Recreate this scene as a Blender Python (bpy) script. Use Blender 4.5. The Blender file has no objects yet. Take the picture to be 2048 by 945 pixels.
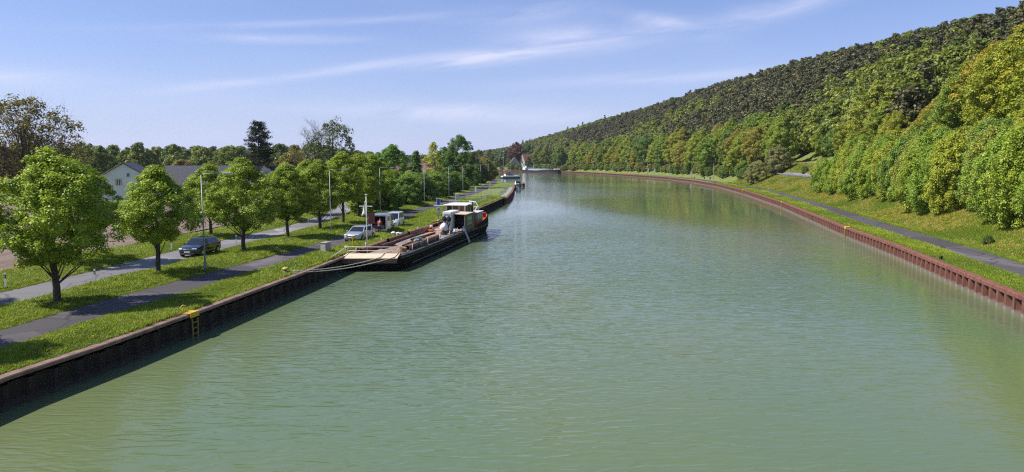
import bpy, bmesh, math, random
import numpy as np
from mathutils import Vector, Matrix
from mathutils.bvhtree import BVHTree

random.seed(7)
RNG = np.random.default_rng(7)
SC = bpy.context.scene
COL = SC.collection
R = math.radians

# ------------------------------------------------------------------ camera
cam_d = bpy.data.cameras.new('camera')
cam_d.sensor_width = 36.0
cam_d.lens = 1420.0 / 2048.0 * 36.0
cam_d.clip_start = 0.2
cam_d.clip_end = 9000
cam = bpy.data.objects.new('camera', cam_d)
COL.objects.link(cam)
cam.location = (0, 0, 9.25)
cam.rotation_euler = (R(90 - 5.97), 0, 0)
SC.camera = cam

# ------------------------------------------------------------------ light and sky
SUN_EL = R(50)
SUN_DIR = Vector((-0.99, -0.12, 0)).normalized()          # horizontal direction towards the sun
sun_d = bpy.data.lights.new('sun', 'SUN')
sun_d.energy = 4.9
sun_d.angle = R(0.53)
sun_d.color = (1.0, 0.955, 0.87)
sun = bpy.data.objects.new('sun', sun_d)
COL.objects.link(sun)
to_sun = Vector((SUN_DIR.x * math.cos(SUN_EL), SUN_DIR.y * math.cos(SUN_EL), math.sin(SUN_EL)))
sun.rotation_euler = (-to_sun).to_track_quat('-Z', 'Y').to_euler()
sun.location = (-60, -20, 90)

world = bpy.data.worlds.new('World')
SC.world = world
world.use_nodes = True


def build_world():
    nt = world.node_tree
    nt.nodes.clear()
    N, L = nt.nodes.new, nt.links.new
    sky = N('ShaderNodeTexSky')
    sky.sky_type = 'NISHITA'
    sky.sun_disc = False
    sky.sun_elevation = SUN_EL
    sky.sun_rotation = math.atan2(SUN_DIR.x, SUN_DIR.y)
    sky.altitude = 60
    sky.air_density = 1.0
    sky.dust_density = 0.6
    sky.ozone_density = 2.2
    tc = N('ShaderNodeTexCoord')
    sep = N('ShaderNodeSeparateXYZ')
    L(tc.outputs['Generated'], sep.inputs[0])

    def math_(op, a, b=None, c=None):
        m = N('ShaderNodeMath')
        m.operation = op
        for i, v in enumerate((a, b, c)):
            if v is None:
                continue
            if isinstance(v, (int, float)):
                m.inputs[i].default_value = v
            else:
                L(v, m.inputs[i])
        return m.outputs[0]
    az = math_('ARCTAN2', sep.outputs[0], sep.outputs[1])
    el = math_('ARCSINE', sep.outputs[2])
    # cirrus: noise drawn out along slightly rising streaks
    comb = N('ShaderNodeCombineXYZ')
    slope = math_('MULTIPLY_ADD', az, -0.10, el)
    L(math_('MULTIPLY', az, 4.2), comb.inputs[0])
    L(math_('MULTIPLY', slope, 26.0), comb.inputs[1])
    n1 = N('ShaderNodeTexNoise')
    n1.inputs['Scale'].default_value = 1.0
    n1.inputs['Detail'].default_value = 9
    n1.inputs['Roughness'].default_value = 0.6
    n1.inputs['Distortion'].default_value = 0.7
    L(comb.outputs[0], n1.inputs['Vector'])
    comb2 = N('ShaderNodeCombineXYZ')
    L(math_('MULTIPLY', az, 2.0), comb2.inputs[0])
    L(math_('MULTIPLY', el, 9.0), comb2.inputs[1])
    n2 = N('ShaderNodeTexNoise')
    n2.inputs['Scale'].default_value = 1.0
    n2.inputs['Detail'].default_value = 3
    L(comb2.outputs[0], n2.inputs['Vector'])

    def blob(a0, e0, sa, se, tilt, amp):
        da = math_('SUBTRACT', az, a0)
        de = math_('MULTIPLY_ADD', da, -tilt, math_('SUBTRACT', el, e0))
        q = math_('ADD', math_('POWER', math_('ABSOLUTE', math_('DIVIDE', da, sa)), 2.0),
                  math_('POWER', math_('ABSOLUTE', math_('DIVIDE', de, se)), 2.0))
        return math_('MULTIPLY', math_('EXPONENT', math_('MULTIPLY', q, -1.0)), amp)
    tot = None
    for b in ((-0.055, 0.140, 0.105, 0.009, 0.10, 1.05), (0.10, 0.165, 0.10, 0.017, 0.05, .75),
              (-0.32, 0.158, 0.11, 0.006, 0.03, .55), (0.02, 0.200, 0.07, 0.012, 0.12, .45),
              (0.20, 0.185, 0.06, 0.010, -0.25, .5), (0.36, 0.195, 0.11, 0.013, 0.15, .5),
              (-0.05, 0.066, 0.20, 0.014, -0.03, .7), (-0.62, 0.095, 0.07, 0.012, 0, .6),
              (-0.30, 0.178, 0.24, 0.0045, 0.09, .33), (0.20, 0.112, 0.16, 0.007, 0.03, .5),
              (-0.30, 0.112, 0.16, 0.006, 0.16, .45)):
        v = blob(*b)
        tot = v if tot is None else math_('ADD', tot, v)
    wisps = math_('MULTIPLY', tot, math_('MULTIPLY_ADD', n1.outputs[0], 3.8, -1.25))
    thin = math_('MULTIPLY', math_('MAXIMUM', math_('MULTIPLY_ADD', n2.outputs[0], 2.0, -0.85), 0.0),
                 math_('MULTIPLY', n1.outputs[0], 0.45))
    fac = N('ShaderNodeClamp')
    L(math_('ADD', math_('MAXIMUM', math_('MULTIPLY', wisps, 0.85), 0.0), thin), fac.inputs[0])
    fac.inputs[2].default_value = 0.8
    # pale milky air low over the horizon
    tint = N('ShaderNodeMix')
    tint.data_type = 'RGBA'
    tint.blend_type = 'MULTIPLY'
    tint.inputs[0].default_value = 1.0
    L(sky.outputs[0], tint.inputs[6])
    tint.inputs[7].default_value = (0.78, 0.93, 1.31, 1)
    low = N('ShaderNodeMix')
    low.data_type = 'RGBA'
    L(math_('MULTIPLY', math_('EXPONENT', math_('MULTIPLY', math_('MAXIMUM', el, 0.0), -7.0)), 0.75), low.inputs[0])
    L(tint.outputs[2], low.inputs[6])
    low.inputs[7].default_value = (5.95, 6.4, 9.5, 1)
    mix = N('ShaderNodeMix')
    mix.data_type = 'RGBA'
    L(fac.outputs[0], mix.inputs[0])
    L(low.outputs[2], mix.inputs[6])
    mix.inputs[7].default_value = (7.5, 7.7, 9.7, 1)
    bg = N('ShaderNodeBackground')
    L(mix.outputs[2], bg.inputs[0])
    bg.inputs[1].default_value = 0.087
    out = N('ShaderNodeOutputWorld')
    L(bg.outputs[0], out.inputs[0])


build_world()
SC.view_settings.view_transform = 'Standard'
SC.view_settings.look = 'None'
SC.view_settings.exposure = 0.34
SC.view_settings.gamma = 1.0
SC.view_settings.use_curve_mapping = False
SC.cycles.max_bounces = 6
SC.cycles.diffuse_bounces = 3
SC.cycles.transparent_max_bounces = 6
SC.cycles.use_denoising = False
SC.cycles.adaptive_threshold = 0.006
SC.cycles.pixel_filter_type = 'BLACKMAN_HARRIS'
SC.cycles.filter_width = 1.2
SC.cycles.sample_clamp_indirect = 2.5
SC.cycles.caustics_reflective = False
SC.cycles.caustics_refractive = False

# ------------------------------------------------------------------ helpers
def tag(o, label=None, cat=None, group=None, kind=None):
    if label: o['label'] = label
    if cat: o['category'] = cat
    if group: o['group'] = group
    if kind: o['kind'] = kind
    return o


def empty(name, loc=(0, 0, 0), rz=0.0):
    o = bpy.data.objects.new(name, None)
    o.empty_display_size = 0.3
    COL.objects.link(o)
    o.location = loc
    o.rotation_euler = (0, 0, rz)
    return o


def copy_tree(o, parent=None):
    c = o.copy()
    COL.objects.link(c)
    c.parent = parent
    for ch in o.children:
        copy_tree(ch, c)
    return c


class MB:
    """collects shapes into one mesh"""
    def __init__(s):
        s.v, s.f = [], []

    def add(s, vs, fs):
        b = len(s.v)
        s.v += [tuple(v) for v in vs]
        s.f += [tuple(i + b for i in f) for f in fs]
        return s

    def box(s, c, d, rz=0.0, taper=1.0, tilt=None):
        m = Matrix.Rotation(rz, 3, 'Z')
        if tilt is not None:
            m = m @ tilt
        vs = []
        for z in (-.5, .5):
            k = taper if z > 0 else 1.0
            for x, y in ((-.5, -.5), (.5, -.5), (.5, .5), (-.5, .5)):
                p = m @ Vector((x * d[0] * k, y * d[1] * k, z * d[2]))
                vs.append((p.x + c[0], p.y + c[1], p.z + c[2]))
        return s.add(vs, [(0, 3, 2, 1), (4, 5, 6, 7), (0, 1, 5, 4), (1, 2, 6, 5), (2, 3, 7, 6), (3, 0, 4, 7)])

    def tube(s, pts, rad, n=8, cap=True):
        pts = [Vector(p) for p in pts]
        if isinstance(rad, (int, float)):
            rad = [rad] * len(pts)
        vs, fs = [], []
        up = None
        for i, p in enumerate(pts):
            t = (pts[min(i + 1, len(pts) - 1)] - pts[max(i - 1, 0)])
            t = t.normalized() if t.length > 1e-9 else Vector((0, 0, 1))
            if up is None:
                up = Vector((0, 0, 1)) if abs(t.z) < .9 else Vector((1, 0, 0))
            a = t.cross(up)
            a = a.normalized() if a.length > 1e-6 else t.orthogonal().normalized()
            b = t.cross(a).normalized()
            up = a.cross(t).normalized()
            for k in range(n):
                w = 2 * math.pi * k / n
                q = p + (a * math.cos(w) + b * math.sin(w)) * rad[i]
                vs.append(q[:])
        for i in range(len(pts) - 1):
            for k in range(n):
                k2 = (k + 1) % n
                fs.append((i * n + k, i * n + k2, (i + 1) * n + k2, (i + 1) * n + k))
        if cap:
            fs.append(tuple(range(n))[::-1])
            fs.append(tuple((len(pts) - 1) * n + k for k in range(n)))
        return s.add(vs, fs)

    def prism(s, poly, axis, a, b):
        """poly: 2-D outline; extruded along axis 0/1/2 from a to b"""
        n = len(poly)

        def mk(p, h):
            q = [p[0], p[1]]
            q.insert(axis, h)
            return tuple(q)
        vs = [mk(p, a) for p in poly] + [mk(p, b) for p in poly]
        fs = [tuple(range(n))[::-1], tuple(range(n, 2 * n))]
        fs += [(i, (i + 1) % n, n + (i + 1) % n, n + i) for i in range(n)]
        return s.add(vs, fs)

    def loft(s, rings, closed=True, cap=True):
        n = len(rings[0])
        vs = [p for r in rings for p in r]
        fs = []
        for i in range(len(rings) - 1):
            for k in range(n if closed else n - 1):
                k2 = (k + 1) % n
                fs.append((i * n + k, i * n + k2, (i + 1) * n + k2, (i + 1) * n + k))
        if cap and closed:
            fs.append(tuple(range(n))[::-1])
            fs.append(tuple((len(rings) - 1) * n + k for k in range(n)))
        return s.add(vs, fs)

    def ball(s, c, r, n=10, m=6, sq=(1, 1, 1), jit=0.0):
        rings = []
        for i in range(m + 1):
            th = math.pi * i / m
            rr = max(math.sin(th), 0.02)
            ring = []
            for k in range(n):
                w = 2 * math.pi * k / n
                j = 1 + random.uniform(-jit, jit)
                ring.append((c[0] + r * sq[0] * rr * math.cos(w) * j, c[1] + r * sq[1] * rr * math.sin(w) * j,
                             c[2] - r * sq[2] * math.cos(th) * j))
            rings.append(ring)
        return s.loft(rings)

    def lathe(s, prof, c=(0, 0, 0), n=12):
        rings = [[(c[0] + r * math.cos(2 * math.pi * k / n), c[1] + r * math.sin(2 * math.pi * k / n), c[2] + z)
                  for k in range(n)] for r, z in prof]
        return s.loft(rings)

    def mesh(s, name, mat=None, smooth=False, fix=True):
        me = bpy.data.meshes.new(name)
        me.from_pydata(s.v, [], s.f)
        if mat is not None:
            me.materials.append(mat)
        if fix:
            bm = bmesh.new()
            bm.from_mesh(me)
            bmesh.ops.recalc_face_normals(bm, faces=bm.faces)
            bm.to_mesh(me)
            bm.free()
        if smooth:
            me.polygons.foreach_set('use_smooth', [True] * len(me.polygons))
        me.update()
        return me

    def build(s, name, mat, parent=None, loc=(0, 0, 0), rz=0.0, smooth=False, bevel=0.0, auto=None):
        o = bpy.data.objects.new(name, s.mesh(name, mat, smooth or auto is not None))
        COL.objects.link(o)
        o.parent = parent
        o.location = loc
        o.rotation_euler = (0, 0, rz)
        if auto is not None:
            o.data.set_sharp_from_angle(angle=R(auto))
        if bevel:
            b = o.modifiers.new('bevel', 'BEVEL')
            b.width = bevel
            b.segments = 2
            b.limit_method = 'ANGLE'
            b.angle_limit = R(35)
        return o


def np_mesh(name, V, F, mat=None, attrs=None, smooth=False):
    """V (n,3) floats, F (m,k) ints, all faces of one size"""
    me = bpy.data.meshes.new(name)
    V = np.ascontiguousarray(V, dtype=np.float32)
    F = np.ascontiguousarray(F, dtype=np.int32)
    me.vertices.add(len(V))
    me.vertices.foreach_set('co', V.ravel())
    m, k = F.shape if len(F) else (0, 4)
    if m:
        me.loops.add(m * k)
        me.loops.foreach_set('vertex_index', F.ravel())
        me.polygons.add(m)
        me.polygons.foreach_set('loop_start', np.arange(0, m * k, k, dtype=np.int32))
        me.polygons.foreach_set('loop_total', np.full(m, k, dtype=np.int32))
        if smooth:
            me.polygons.foreach_set('use_smooth', np.ones(m, dtype=bool))
    for nme, dat in (attrs or {}).items():
        a = me.attributes.new(nme, 'INT' if dat.dtype.kind == 'i' else 'FLOAT', 'POINT')
        a.data.foreach_set('value', dat.astype(np.int32 if dat.dtype.kind == 'i' else np.float32))
    if mat is not None:
        me.materials.append(mat)
    me.update()
    me.validate()
    return me


def link(name, me, parent=None, loc=(0, 0, 0)):
    o = bpy.data.objects.new(name, me)
    COL.objects.link(o)
    o.parent = parent
    o.location = loc
    return o


# ------------------------------------------------------------------ materials
def _new(name):
    m = bpy.data.materials.new(name)
    m.use_nodes = True
    nt = m.node_tree
    return m, nt, nt.nodes['Principled BSDF'], nt.nodes.new, nt.links.new


def mix_col(nt, fac, a, b, blend='MIX'):
    n = nt.nodes.new('ShaderNodeMix')
    n.data_type = 'RGBA'
    n.blend_type = blend
    for i, v in ((0, fac), (6, a), (7, b)):
        if isinstance(v, (int, float)):
            n.inputs[i].default_value = v
        elif isinstance(v, tuple):
            n.inputs[i].default_value = (*v[:3], 1)
        else:
            nt.links.new(v, n.inputs[i])
    return n.outputs[2]


def noise(nt, scale, detail=4, rough=.55, vec=None, mapping=None, dist=0.0):
    n = nt.nodes.new('ShaderNodeTexNoise')
    n.inputs['Scale'].default_value = scale
    n.inputs['Detail'].default_value = detail
    n.inputs['Roughness'].default_value = rough
    n.inputs['Distortion'].default_value = dist
    if vec is None:
        g = nt.nodes.new('ShaderNodeTexCoord')
        vec = g.outputs['Object']
    if mapping:
        mp = nt.nodes.new('ShaderNodeMapping')
        mp.inputs['Scale'].default_value = mapping[:3]
        if len(mapping) > 3:
            mp.inputs['Rotation'].default_value = (0, 0, mapping[3])
        nt.links.new(vec, mp.inputs[0])
        vec = mp.outputs[0]
    nt.links.new(vec, n.inputs['Vector'])
    return n.outputs[0]


def ramp(nt, src, lo, hi):
    m = nt.nodes.new('ShaderNodeMapRange')
    m.inputs[1].default_value = lo
    m.inputs[2].default_value = hi
    m.interpolation_type = 'SMOOTHSTEP'
    nt.links.new(src, m.inputs[0])
    return m.outputs[0]


def bump(nt, bsdf, h, strength, dist):
    b = nt.nodes.new('ShaderNodeBump')
    b.inputs['Strength'].default_value = strength
    b.inputs['Distance'].default_value = dist
    nt.links.new(h, b.inputs['Height'])
    nt.links.new(b.outputs[0], bsdf.inputs['Normal'])


_mats = {}


def mat(name, col, rough=.6, metal=0.0, var=.18, scale=6.0, col2=None, bmp=0.0, bscale=40.0, coat=0.0, spec=None):
    if name in _mats:
        return _mats[name]
    m, nt, p, N, L = _new(name)
    c2 = col2 or tuple(min(1, c * (1 + var)) for c in col)
    c1 = tuple(c * (1 - var) for c in col)
    L(mix_col(nt, ramp(nt, noise(nt, scale, 5, .6), .32, .68), c1, c2), p.inputs['Base Color'])
    p.inputs['Roughness'].default_value = rough
    p.inputs['Metallic'].default_value = metal
    if spec is not None:
        p.inputs['Specular IOR Level'].default_value = spec
    if coat:
        p.inputs['Coat Weight'].default_value = coat
        p.inputs['Coat Roughness'].default_value = .05
    if bmp:
        bump(nt, p, noise(nt, bscale, 3), bmp, .02)
    _mats[name] = m
    return m


def leaf_mat(name, base=None, trans=.27, instanced=False):
    """leaf colour: the tree's own object colour (or base) varied leaf by leaf"""
    m, nt, p, N, L = _new(name)
    if base is None:
        oi = N('ShaderNodeObjectInfo')
        c = oi.outputs['Color']
    else:
        rgb = N('ShaderNodeRGB')
        rgb.outputs[0].default_value = (*base, 1)
        c = rgb.outputs[0]
    at = N('ShaderNodeAttribute')
    at.attribute_name = 'tint'
    fac = at.outputs['Fac']
    c = mix_col(nt, 1.0, c, mix_col(nt, fac, (.95, 1.08, 1.0), (2.5, 2.15, 1.9)), 'MULTIPLY')
    if instanced:
        ai = N('ShaderNodeAttribute')
        ai.attribute_type = 'INSTANCER'
        ai.attribute_name = 'shade'
        c = mix_col(nt, 1.0, c, mix_col(nt, ai.outputs['Fac'], (.6, .66, .7), (1.45, 1.3, 1.0)), 'MULTIPLY')
    L(c, p.inputs['Base Color'])
    p.inputs['Roughness'].default_value = .5
    p.inputs['Specular IOR Level'].default_value = .38
    tr = N('ShaderNodeBsdfTranslucent')
    L(mix_col(nt, 1.0, c, (1.15, 1.1, .5), 'MULTIPLY'), tr.inputs[0])
    mx = N('ShaderNodeMixShader')
    mx.inputs[0].default_value = trans
    L(p.outputs[0], mx.inputs[1])
    L(tr.outputs[0], mx.inputs[2])
    L(mx.outputs[0], nt.nodes['Material Output'].inputs[0])
    return m


LEAF = leaf_mat('leaf')
LEAF_FAR = leaf_mat('leaf_instanced', (.115, .155, .036), .27, True)
PINE_FAR = leaf_mat('pine_instanced', (.076, .083, .041), .14, True)
BARK = mat('bark', (.075, .058, .045), .9, var=.35, scale=9, bmp=.6, bscale=18)
BARK_PALE = mat('bark_pale', (.16, .135, .11), .9, var=.3, scale=9, bmp=.5, bscale=18)


def grass_ground(name, dry):
    m, nt, p, N, L = _new(name)
    a = mix_col(nt, ramp(nt, noise(nt, 1.3, 6, .65), .3, .7), (.085, .14, .020), (.16, .22, .036))
    b = mix_col(nt, ramp(nt, noise(nt, .16, 5, .6), .42, .68), a, (.20, .21, .06))
    if dry:
        b = mix_col(nt, ramp(nt, noise(nt, .42, 6, .7, mapping=(1, 1, .3)), .44, .66), b, (.22, .22, .085))
    L(b, p.inputs['Base Color'])
    p.inputs['Roughness'].default_value = .9
    p.inputs['Specular IOR Level'].default_value = .15
    bump(nt, p, noise(nt, 9, 5, .7), .8, .12)
    return m


GRASS = grass_ground('grass_ground', False)
GRASS_DRY = grass_ground('grass_slope', True)


def asphalt(name, c1, c2):
    m, nt, p, N, L = _new(name)
    a = mix_col(nt, ramp(nt, noise(nt, .9, 6, .65), .3, .7), c1, c2)
    b = mix_col(nt, ramp(nt, noise(nt, 34, 2), .35, .75), a, tuple(x * .72 for x in c1))
    b = mix_col(nt, ramp(nt, noise(nt, .22, 4, .6, mapping=(1, .25, 1)), .55, .75), b, tuple(x * 1.22 for x in c2))
    vo = N('ShaderNodeTexVoronoi')
    vo.inputs['Scale'].default_value = .16
    cr = N('ShaderNodeTexVoronoi')
    cr.feature = 'DISTANCE_TO_EDGE'
    cr.inputs['Scale'].default_value = .28
    tcv = N('ShaderNodeTexCoord')
    for q in (vo, cr):
        L(tcv.outputs['Object'], q.inputs['Vector'])
    sc_ = N('ShaderNodeSeparateColor')
    L(vo.outputs['Color'], sc_.inputs[0])
    b = mix_col(nt, ramp(nt, sc_.outputs[0], .55, .6), b, tuple(x * .80 for x in c1))
    b = mix_col(nt, ramp(nt, cr.outputs[0], .022, .008), b, tuple(x * .5 for x in c1))
    L(b, p.inputs['Base Color'])
    p.inputs['Roughness'].default_value = .88
    bump(nt, p, noise(nt, 60, 2), .35, .01)
    return m


ASPHALT = asphalt('path_asphalt', (.078, .068, .072), (.118, .104, .108))
ROAD = asphalt('road_surface', (.205, .193, .195), (.295, .28, .28))
CONCRETE = mat('concrete', (.36, .34, .315), .85, var=.16, scale=3, bmp=.3, bscale=25)


def water_mat():
    m, nt, p, N, L = _new('canal_water')
    tc = N('ShaderNodeTexCoord')
    v = tc.outputs['Object']
    silt = ramp(nt, noise(nt, .05, 4, .5, v, (1, .6, 1)), .3, .7)
    L(mix_col(nt, silt, (.106, .160, .086), (.138, .168, .070)), p.inputs['Base Color'])
    p.inputs['Roughness'].default_value = .045
    p.inputs['IOR'].default_value = 1.333
    p.inputs['Specular IOR Level'].default_value = .5
    # wind ripples, crests across the canal; strength differs from gust to gust
    r1 = noise(nt, 1.0, 1.5, .5, v, (.65, 2.2, 1, R(5)), .6)
    r2 = noise(nt, 1.0, 1.5, .5, v, (1.3, 3.9, 1, R(-11)), .4)
    r3 = noise(nt, 1.0, 2, .5, v, (.22, .7, 1, R(14)))
    gust = ramp(nt, noise(nt, 1.0, 3, .5, v, (.02, .012, 1, R(-20)), .4), .36, .62)

    def ma(op, a, b):
        n = N('ShaderNodeMath')
        n.operation = op
        for i, x in enumerate((a, b)):
            if isinstance(x, (int, float)):
                n.inputs[i].default_value = x
            else:
                L(x, n.inputs[i])
        return n.outputs[0]
    rid = ma('POWER', ma('SUBTRACT', 1.0, ma('ABSOLUTE', ma('SUBTRACT', ma('MULTIPLY', r1, 2.0), 1.0), 0.0)), 1.6)
    h = ma('ADD', ma('ADD', ma('MULTIPLY', rid, .075), ma('MULTIPLY', r2, .042)), ma('MULTIPLY', r3, .05))
    b = N('ShaderNodeBump')
    b.inputs['Distance'].default_value = 1.0
    # sheltered water: along the high right bank and in the far basin the ripples lie flatter
    sx = N('ShaderNodeSeparateXYZ')
    L(v, sx.inputs[0])
    d = ma('SUBTRACT', ma('ADD', ma('MULTIPLY', sx.outputs[1], .225), 21.0), sx.outputs[0])
    wob = ma('MULTIPLY', noise(nt, 1.0, 3, .5, v, (.05, .02, 1)), 14.0)
    open_x = ramp(nt, ma('SUBTRACT', d, wob), -3.0, 14.0)
    far = N('ShaderNodeMapRange')
    for i, x in enumerate((35, 130, 1, .13)):
        far.inputs[i + 1].default_value = x
    L(sx.outputs[1], far.inputs[0])
    st = ma('MULTIPLY', ma('ADD', ma('MULTIPLY', gust, .72), .26), ma('MULTIPLY', far.outputs[0], ma('ADD', ma('MULTIPLY', open_x, .55), .45)))
    L(st, b.inputs['Strength'])
    L(h, b.inputs['Height'])
    L(b.outputs[0], p.inputs['Normal'])
    return m


WATER = water_mat()


def pile_mat(name, c1, c2, stain):
    m, nt, p, N, L = _new(name)
    tc = N('ShaderNodeTexCoord')
    g = N('ShaderNodeNewGeometry')
    pos = g.outputs['Position']
    c = mix_col(nt, ramp(nt, noise(nt, 2.5, 6, .65, pos, (1, 1, .35)), .3, .7), c1, c2)
    c = mix_col(nt, ramp(nt, noise(nt, 1.0, 4, .6, pos, (5, 5, .5)), .52, .72), c, tuple(x * .45 for x in c1))
    sx = N('ShaderNodeSeparateXYZ')
    L(pos, sx.inputs[0])
    ad = N('ShaderNodeMath')
    ad.operation = 'MULTIPLY_ADD'
    L(noise(nt, 3.0, 4, .6, pos), ad.inputs[0])
    ad.inputs[1].default_value = .34
    L(sx.outputs[2], ad.inputs[2])
    tide = N('ShaderNodeMapRange')
    tide.interpolation_type = 'SMOOTHSTEP'
    for i, x in enumerate((.48, .30, 0, 1)):
        tide.inputs[i + 1].default_value = x
    L(ad.outputs[0], tide.inputs[0])
    L(mix_col(nt, tide.outputs[0], c, stain), p.inputs['Base Color'])
    p.inputs['Roughness'].default_value = .8
    bump(nt, p, noise(nt, 14, 4, .6, pos), .4, .02)
    return m


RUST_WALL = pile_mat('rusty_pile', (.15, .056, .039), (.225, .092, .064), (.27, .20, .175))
SHADED_WALL = pile_mat('shaded_pile', (.016, .010, .009), (.030, .018, .014), (.05, .042, .038))  # pile colours darkened: the left wall's deep shade is put into them
CAP_RUST = mat('rusty_cap', (.205, .078, .054), .7, var=.25, scale=2.5, bmp=.3, bscale=12)
CAP_BROWN = mat('brown_cap', (.21, .13, .10), .8, var=.3, scale=2.0, bmp=.3, bscale=12)
SOIL = None


def soil_mat():
    m, nt, p, N, L = _new('field_soil')
    a = mix_col(nt, ramp(nt, noise(nt, .7, 6, .65, mapping=(1, .12, 1, R(-8))), .3, .7), (.150, .098, .068), (.235, .172, .13))
    a = mix_col(nt, ramp(nt, noise(nt, .35, 6, .7, mapping=(1, .2, 1, R(-8))), .60, .72), a, (.16, .19, .06))
    L(a, p.inputs['Base Color'])
    p.inputs['Roughness'].default_value = .95
    bump(nt, p, noise(nt, 2.2, 5, .7, mapping=(1.5, .4, 1, R(-8))), .8, .2)
    return m


SOIL = soil_mat()

# ------------------------------------------------------------------ the land
WATER_Z, LAND_Z = 0.0, 1.25
# left quay edge: x as a function of y
LQ = [(-30, -25.5), (0, -21.6), (25.9, -19.2), (30.7, -18.2), (37.3, -17.2), (42.7, -16.5), (51.1, -15.4), (60, -14.5), (95, -9.9),
      (125.4, -5.7), (157.0, -2.3), (157.3, -1.5), (190, -0.2), (225, 0.5), (262, 0.6), (262.3, 4.4), (275, 4.4), (275.3, -4),
      (300, -5), (400, -9), (520, -28), (600, -75), (640, -180), (655, -3000)]
LQY, LQX = np.array(LQ).T


def quay_x(y):
    return float(np.interp(y, LQY, LQX))


PATH_L = [(-25.5, 10), (-24.0, 24), (-22.95, 31.5), (-22.9, 35), (-22.3, 40), (-21.2, 46), (-20.3, 52), (-19.3, 58), (-18.2, 65), (-17.3, 74), (-16.6, 86),
          (-16.3, 98), (-15.4, 115), (-14.0, 130), (-12.4, 152), (-11.3, 168), (-9.3, 200), (-8.2, 235), (-7.4, 262), (-7.6, 300), (-10.5, 340), (-14, 400)]
ROAD_L = [(-34, 10), (-31.4, 25), (-29.9, 38), (-29.3, 46), (-28.9, 54), (-28.6, 61), (-28.0, 70), (-26.9, 80), (-26.2, 92), (-26.6, 104),
          (-28.6, 122), (-32.5, 150), (-38, 190), (-46, 240), (-60, 320)]


def dense(poly, step):
    P = np.array(poly, float)
    d = np.r_[0, np.cumsum(np.hypot(*np.diff(P[:, :2], axis=0).T))]
    t = np.arange(0, d[-1], step)
    # smooth by a small moving average over linear interpolation
    Q = np.stack([np.interp(t, d, P[:, k]) for k in range(P.shape[1])], 1)
    w = max(1, int(5 / step))
    K = np.ones(2 * w + 1) / (2 * w + 1)
    for k in range(2):
        pad = np.r_[Q[0, k] - (Q[1, k] - Q[0, k]) * np.arange(w, 0, -1), Q[:, k],
                    Q[-1, k] + (Q[-1, k] - Q[-2, k]) * np.arange(1, w + 1)]
        Q[:, k] = np.convolve(pad, K, 'valid')
    return Q


def seg_dist(pts, poly):
    P = np.array(poly, float)
    d = np.full(len(pts), 1e9)
    for a, b in zip(P[:-1], P[1:]):
        ab = b - a
        t = np.clip(((pts - a) @ ab) / (ab @ ab), 0, 1)
        d = np.minimum(d, np.hypot(*(pts - a - t[:, None] * ab).T))
    return d


PATH_LD, ROAD_LD = dense(PATH_L, 1.5), dense(ROAD_L, 1.5)


def strip(name, line, w, z, material, edge=0.0):
    T = np.gradient(line, axis=0)
    T /= np.hypot(*T.T)[:, None]
    Nn = np.stack([T[:, 1], -T[:, 0]], 1)
    wl = w / 2 + RNG.normal(0, edge, (len(line), 2)) if edge else np.full((len(line), 2), w / 2)
    cols = []
    for k, sx in enumerate((-1, -.5, 0, .5, 1)):
        ww = wl[:, 0] if sx < 0 else wl[:, 1]
        q = line + Nn * (sx * ww)[:, None]
        cols.append(np.c_[q, np.full(len(q), z + (.03 * (1 - abs(sx))))])
    V = np.stack(cols, 1).reshape(-1, 3)
    n = len(line)
    F = [(i * 5 + k, i * 5 + k + 1, (i + 1) * 5 + k + 1, (i + 1) * 5 + k) for i in range(n - 1) for k in range(4)]
    o = link(name, np_mesh(name, V, np.array(F), material, smooth=True))
    return tag(o, kind='structure')


def left_z(pts):
    """grass verges roll gently between the path, the road and the quay"""
    d = np.minimum(np.minimum(seg_dist(pts, PATH_LD[::3]) - 1.6, seg_dist(pts, ROAD_LD[::3]) - 2.1),
                   np.interp(pts[:, 1], LQY, LQX) - pts[:, 0] - .6)
    k = np.clip(d / 2.0, 0, 1)
    u = np.sin(pts[:, 0] * .9 + np.sin(pts[:, 1] * .23) * 2) * .5 + np.sin(pts[:, 1] * .41 + pts[:, 0] * .3) * .5
    return LAND_Z + k * (.10 + .07 * u)


def build_left_land():
    ys = np.unique(np.r_[np.arange(-30, 260, 2.0), 157.15, 262, 262.3, 275, 275.3, np.arange(280, 640, 8), 640, 645, 650, 655])
    ss = np.r_[np.arange(0, 46, 1.0), np.arange(46, 120, 6), 150, 250, 500, 1200, 3000]
    X = np.interp(ys, LQY, LQX)[:, None] - ss[None, :]
    Y = np.repeat(ys[:, None], len(ss), 1)
    P = np.stack([X.ravel(), Y.ravel()], 1)
    z = np.full(len(P), LAND_Z)
    near = (P[:, 1] < 270) & (P[:, 0] > -62)
    z[near] = left_z(P[near])
    n, m = X.shape
    i, j = np.meshgrid(np.arange(n - 1), np.arange(m - 1), indexing='ij')
    a = (i * m + j).ravel()
    F = np.stack([a, a + 1, a + m + 1, a + m], 1)[:, ::-1]
    tag(link('meadow_ground', np_mesh('meadow_ground', np.c_[P, z], F, GRASS, smooth=True)), kind='structure')


build_left_land()
strip('towpath', PATH_LD, 3.0, LAND_Z + .02, ASPHALT, .05)
strip('country_road', ROAD_LD, 3.7, LAND_Z + .02, ROAD, .06)

# ploughed field beyond the road
fe = [(-40.5, 5), (-36.2, 30), (-35.6, 48), (-36.4, 62), (-36.2, 75), (-35.4, 88), (-34.2, 100), (-36, 118)]
far_edge = [(-62, 130), (-90, 135), (-150, 130), (-150, 5)]
mb = MB()
fld = fe + far_edge
mb.add([(x, y, LAND_Z + .17) for x, y in fld], [tuple(range(len(fld)))[::-1]])
tag(mb.build('ploughed_field', SOIL), kind='structure')

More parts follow.
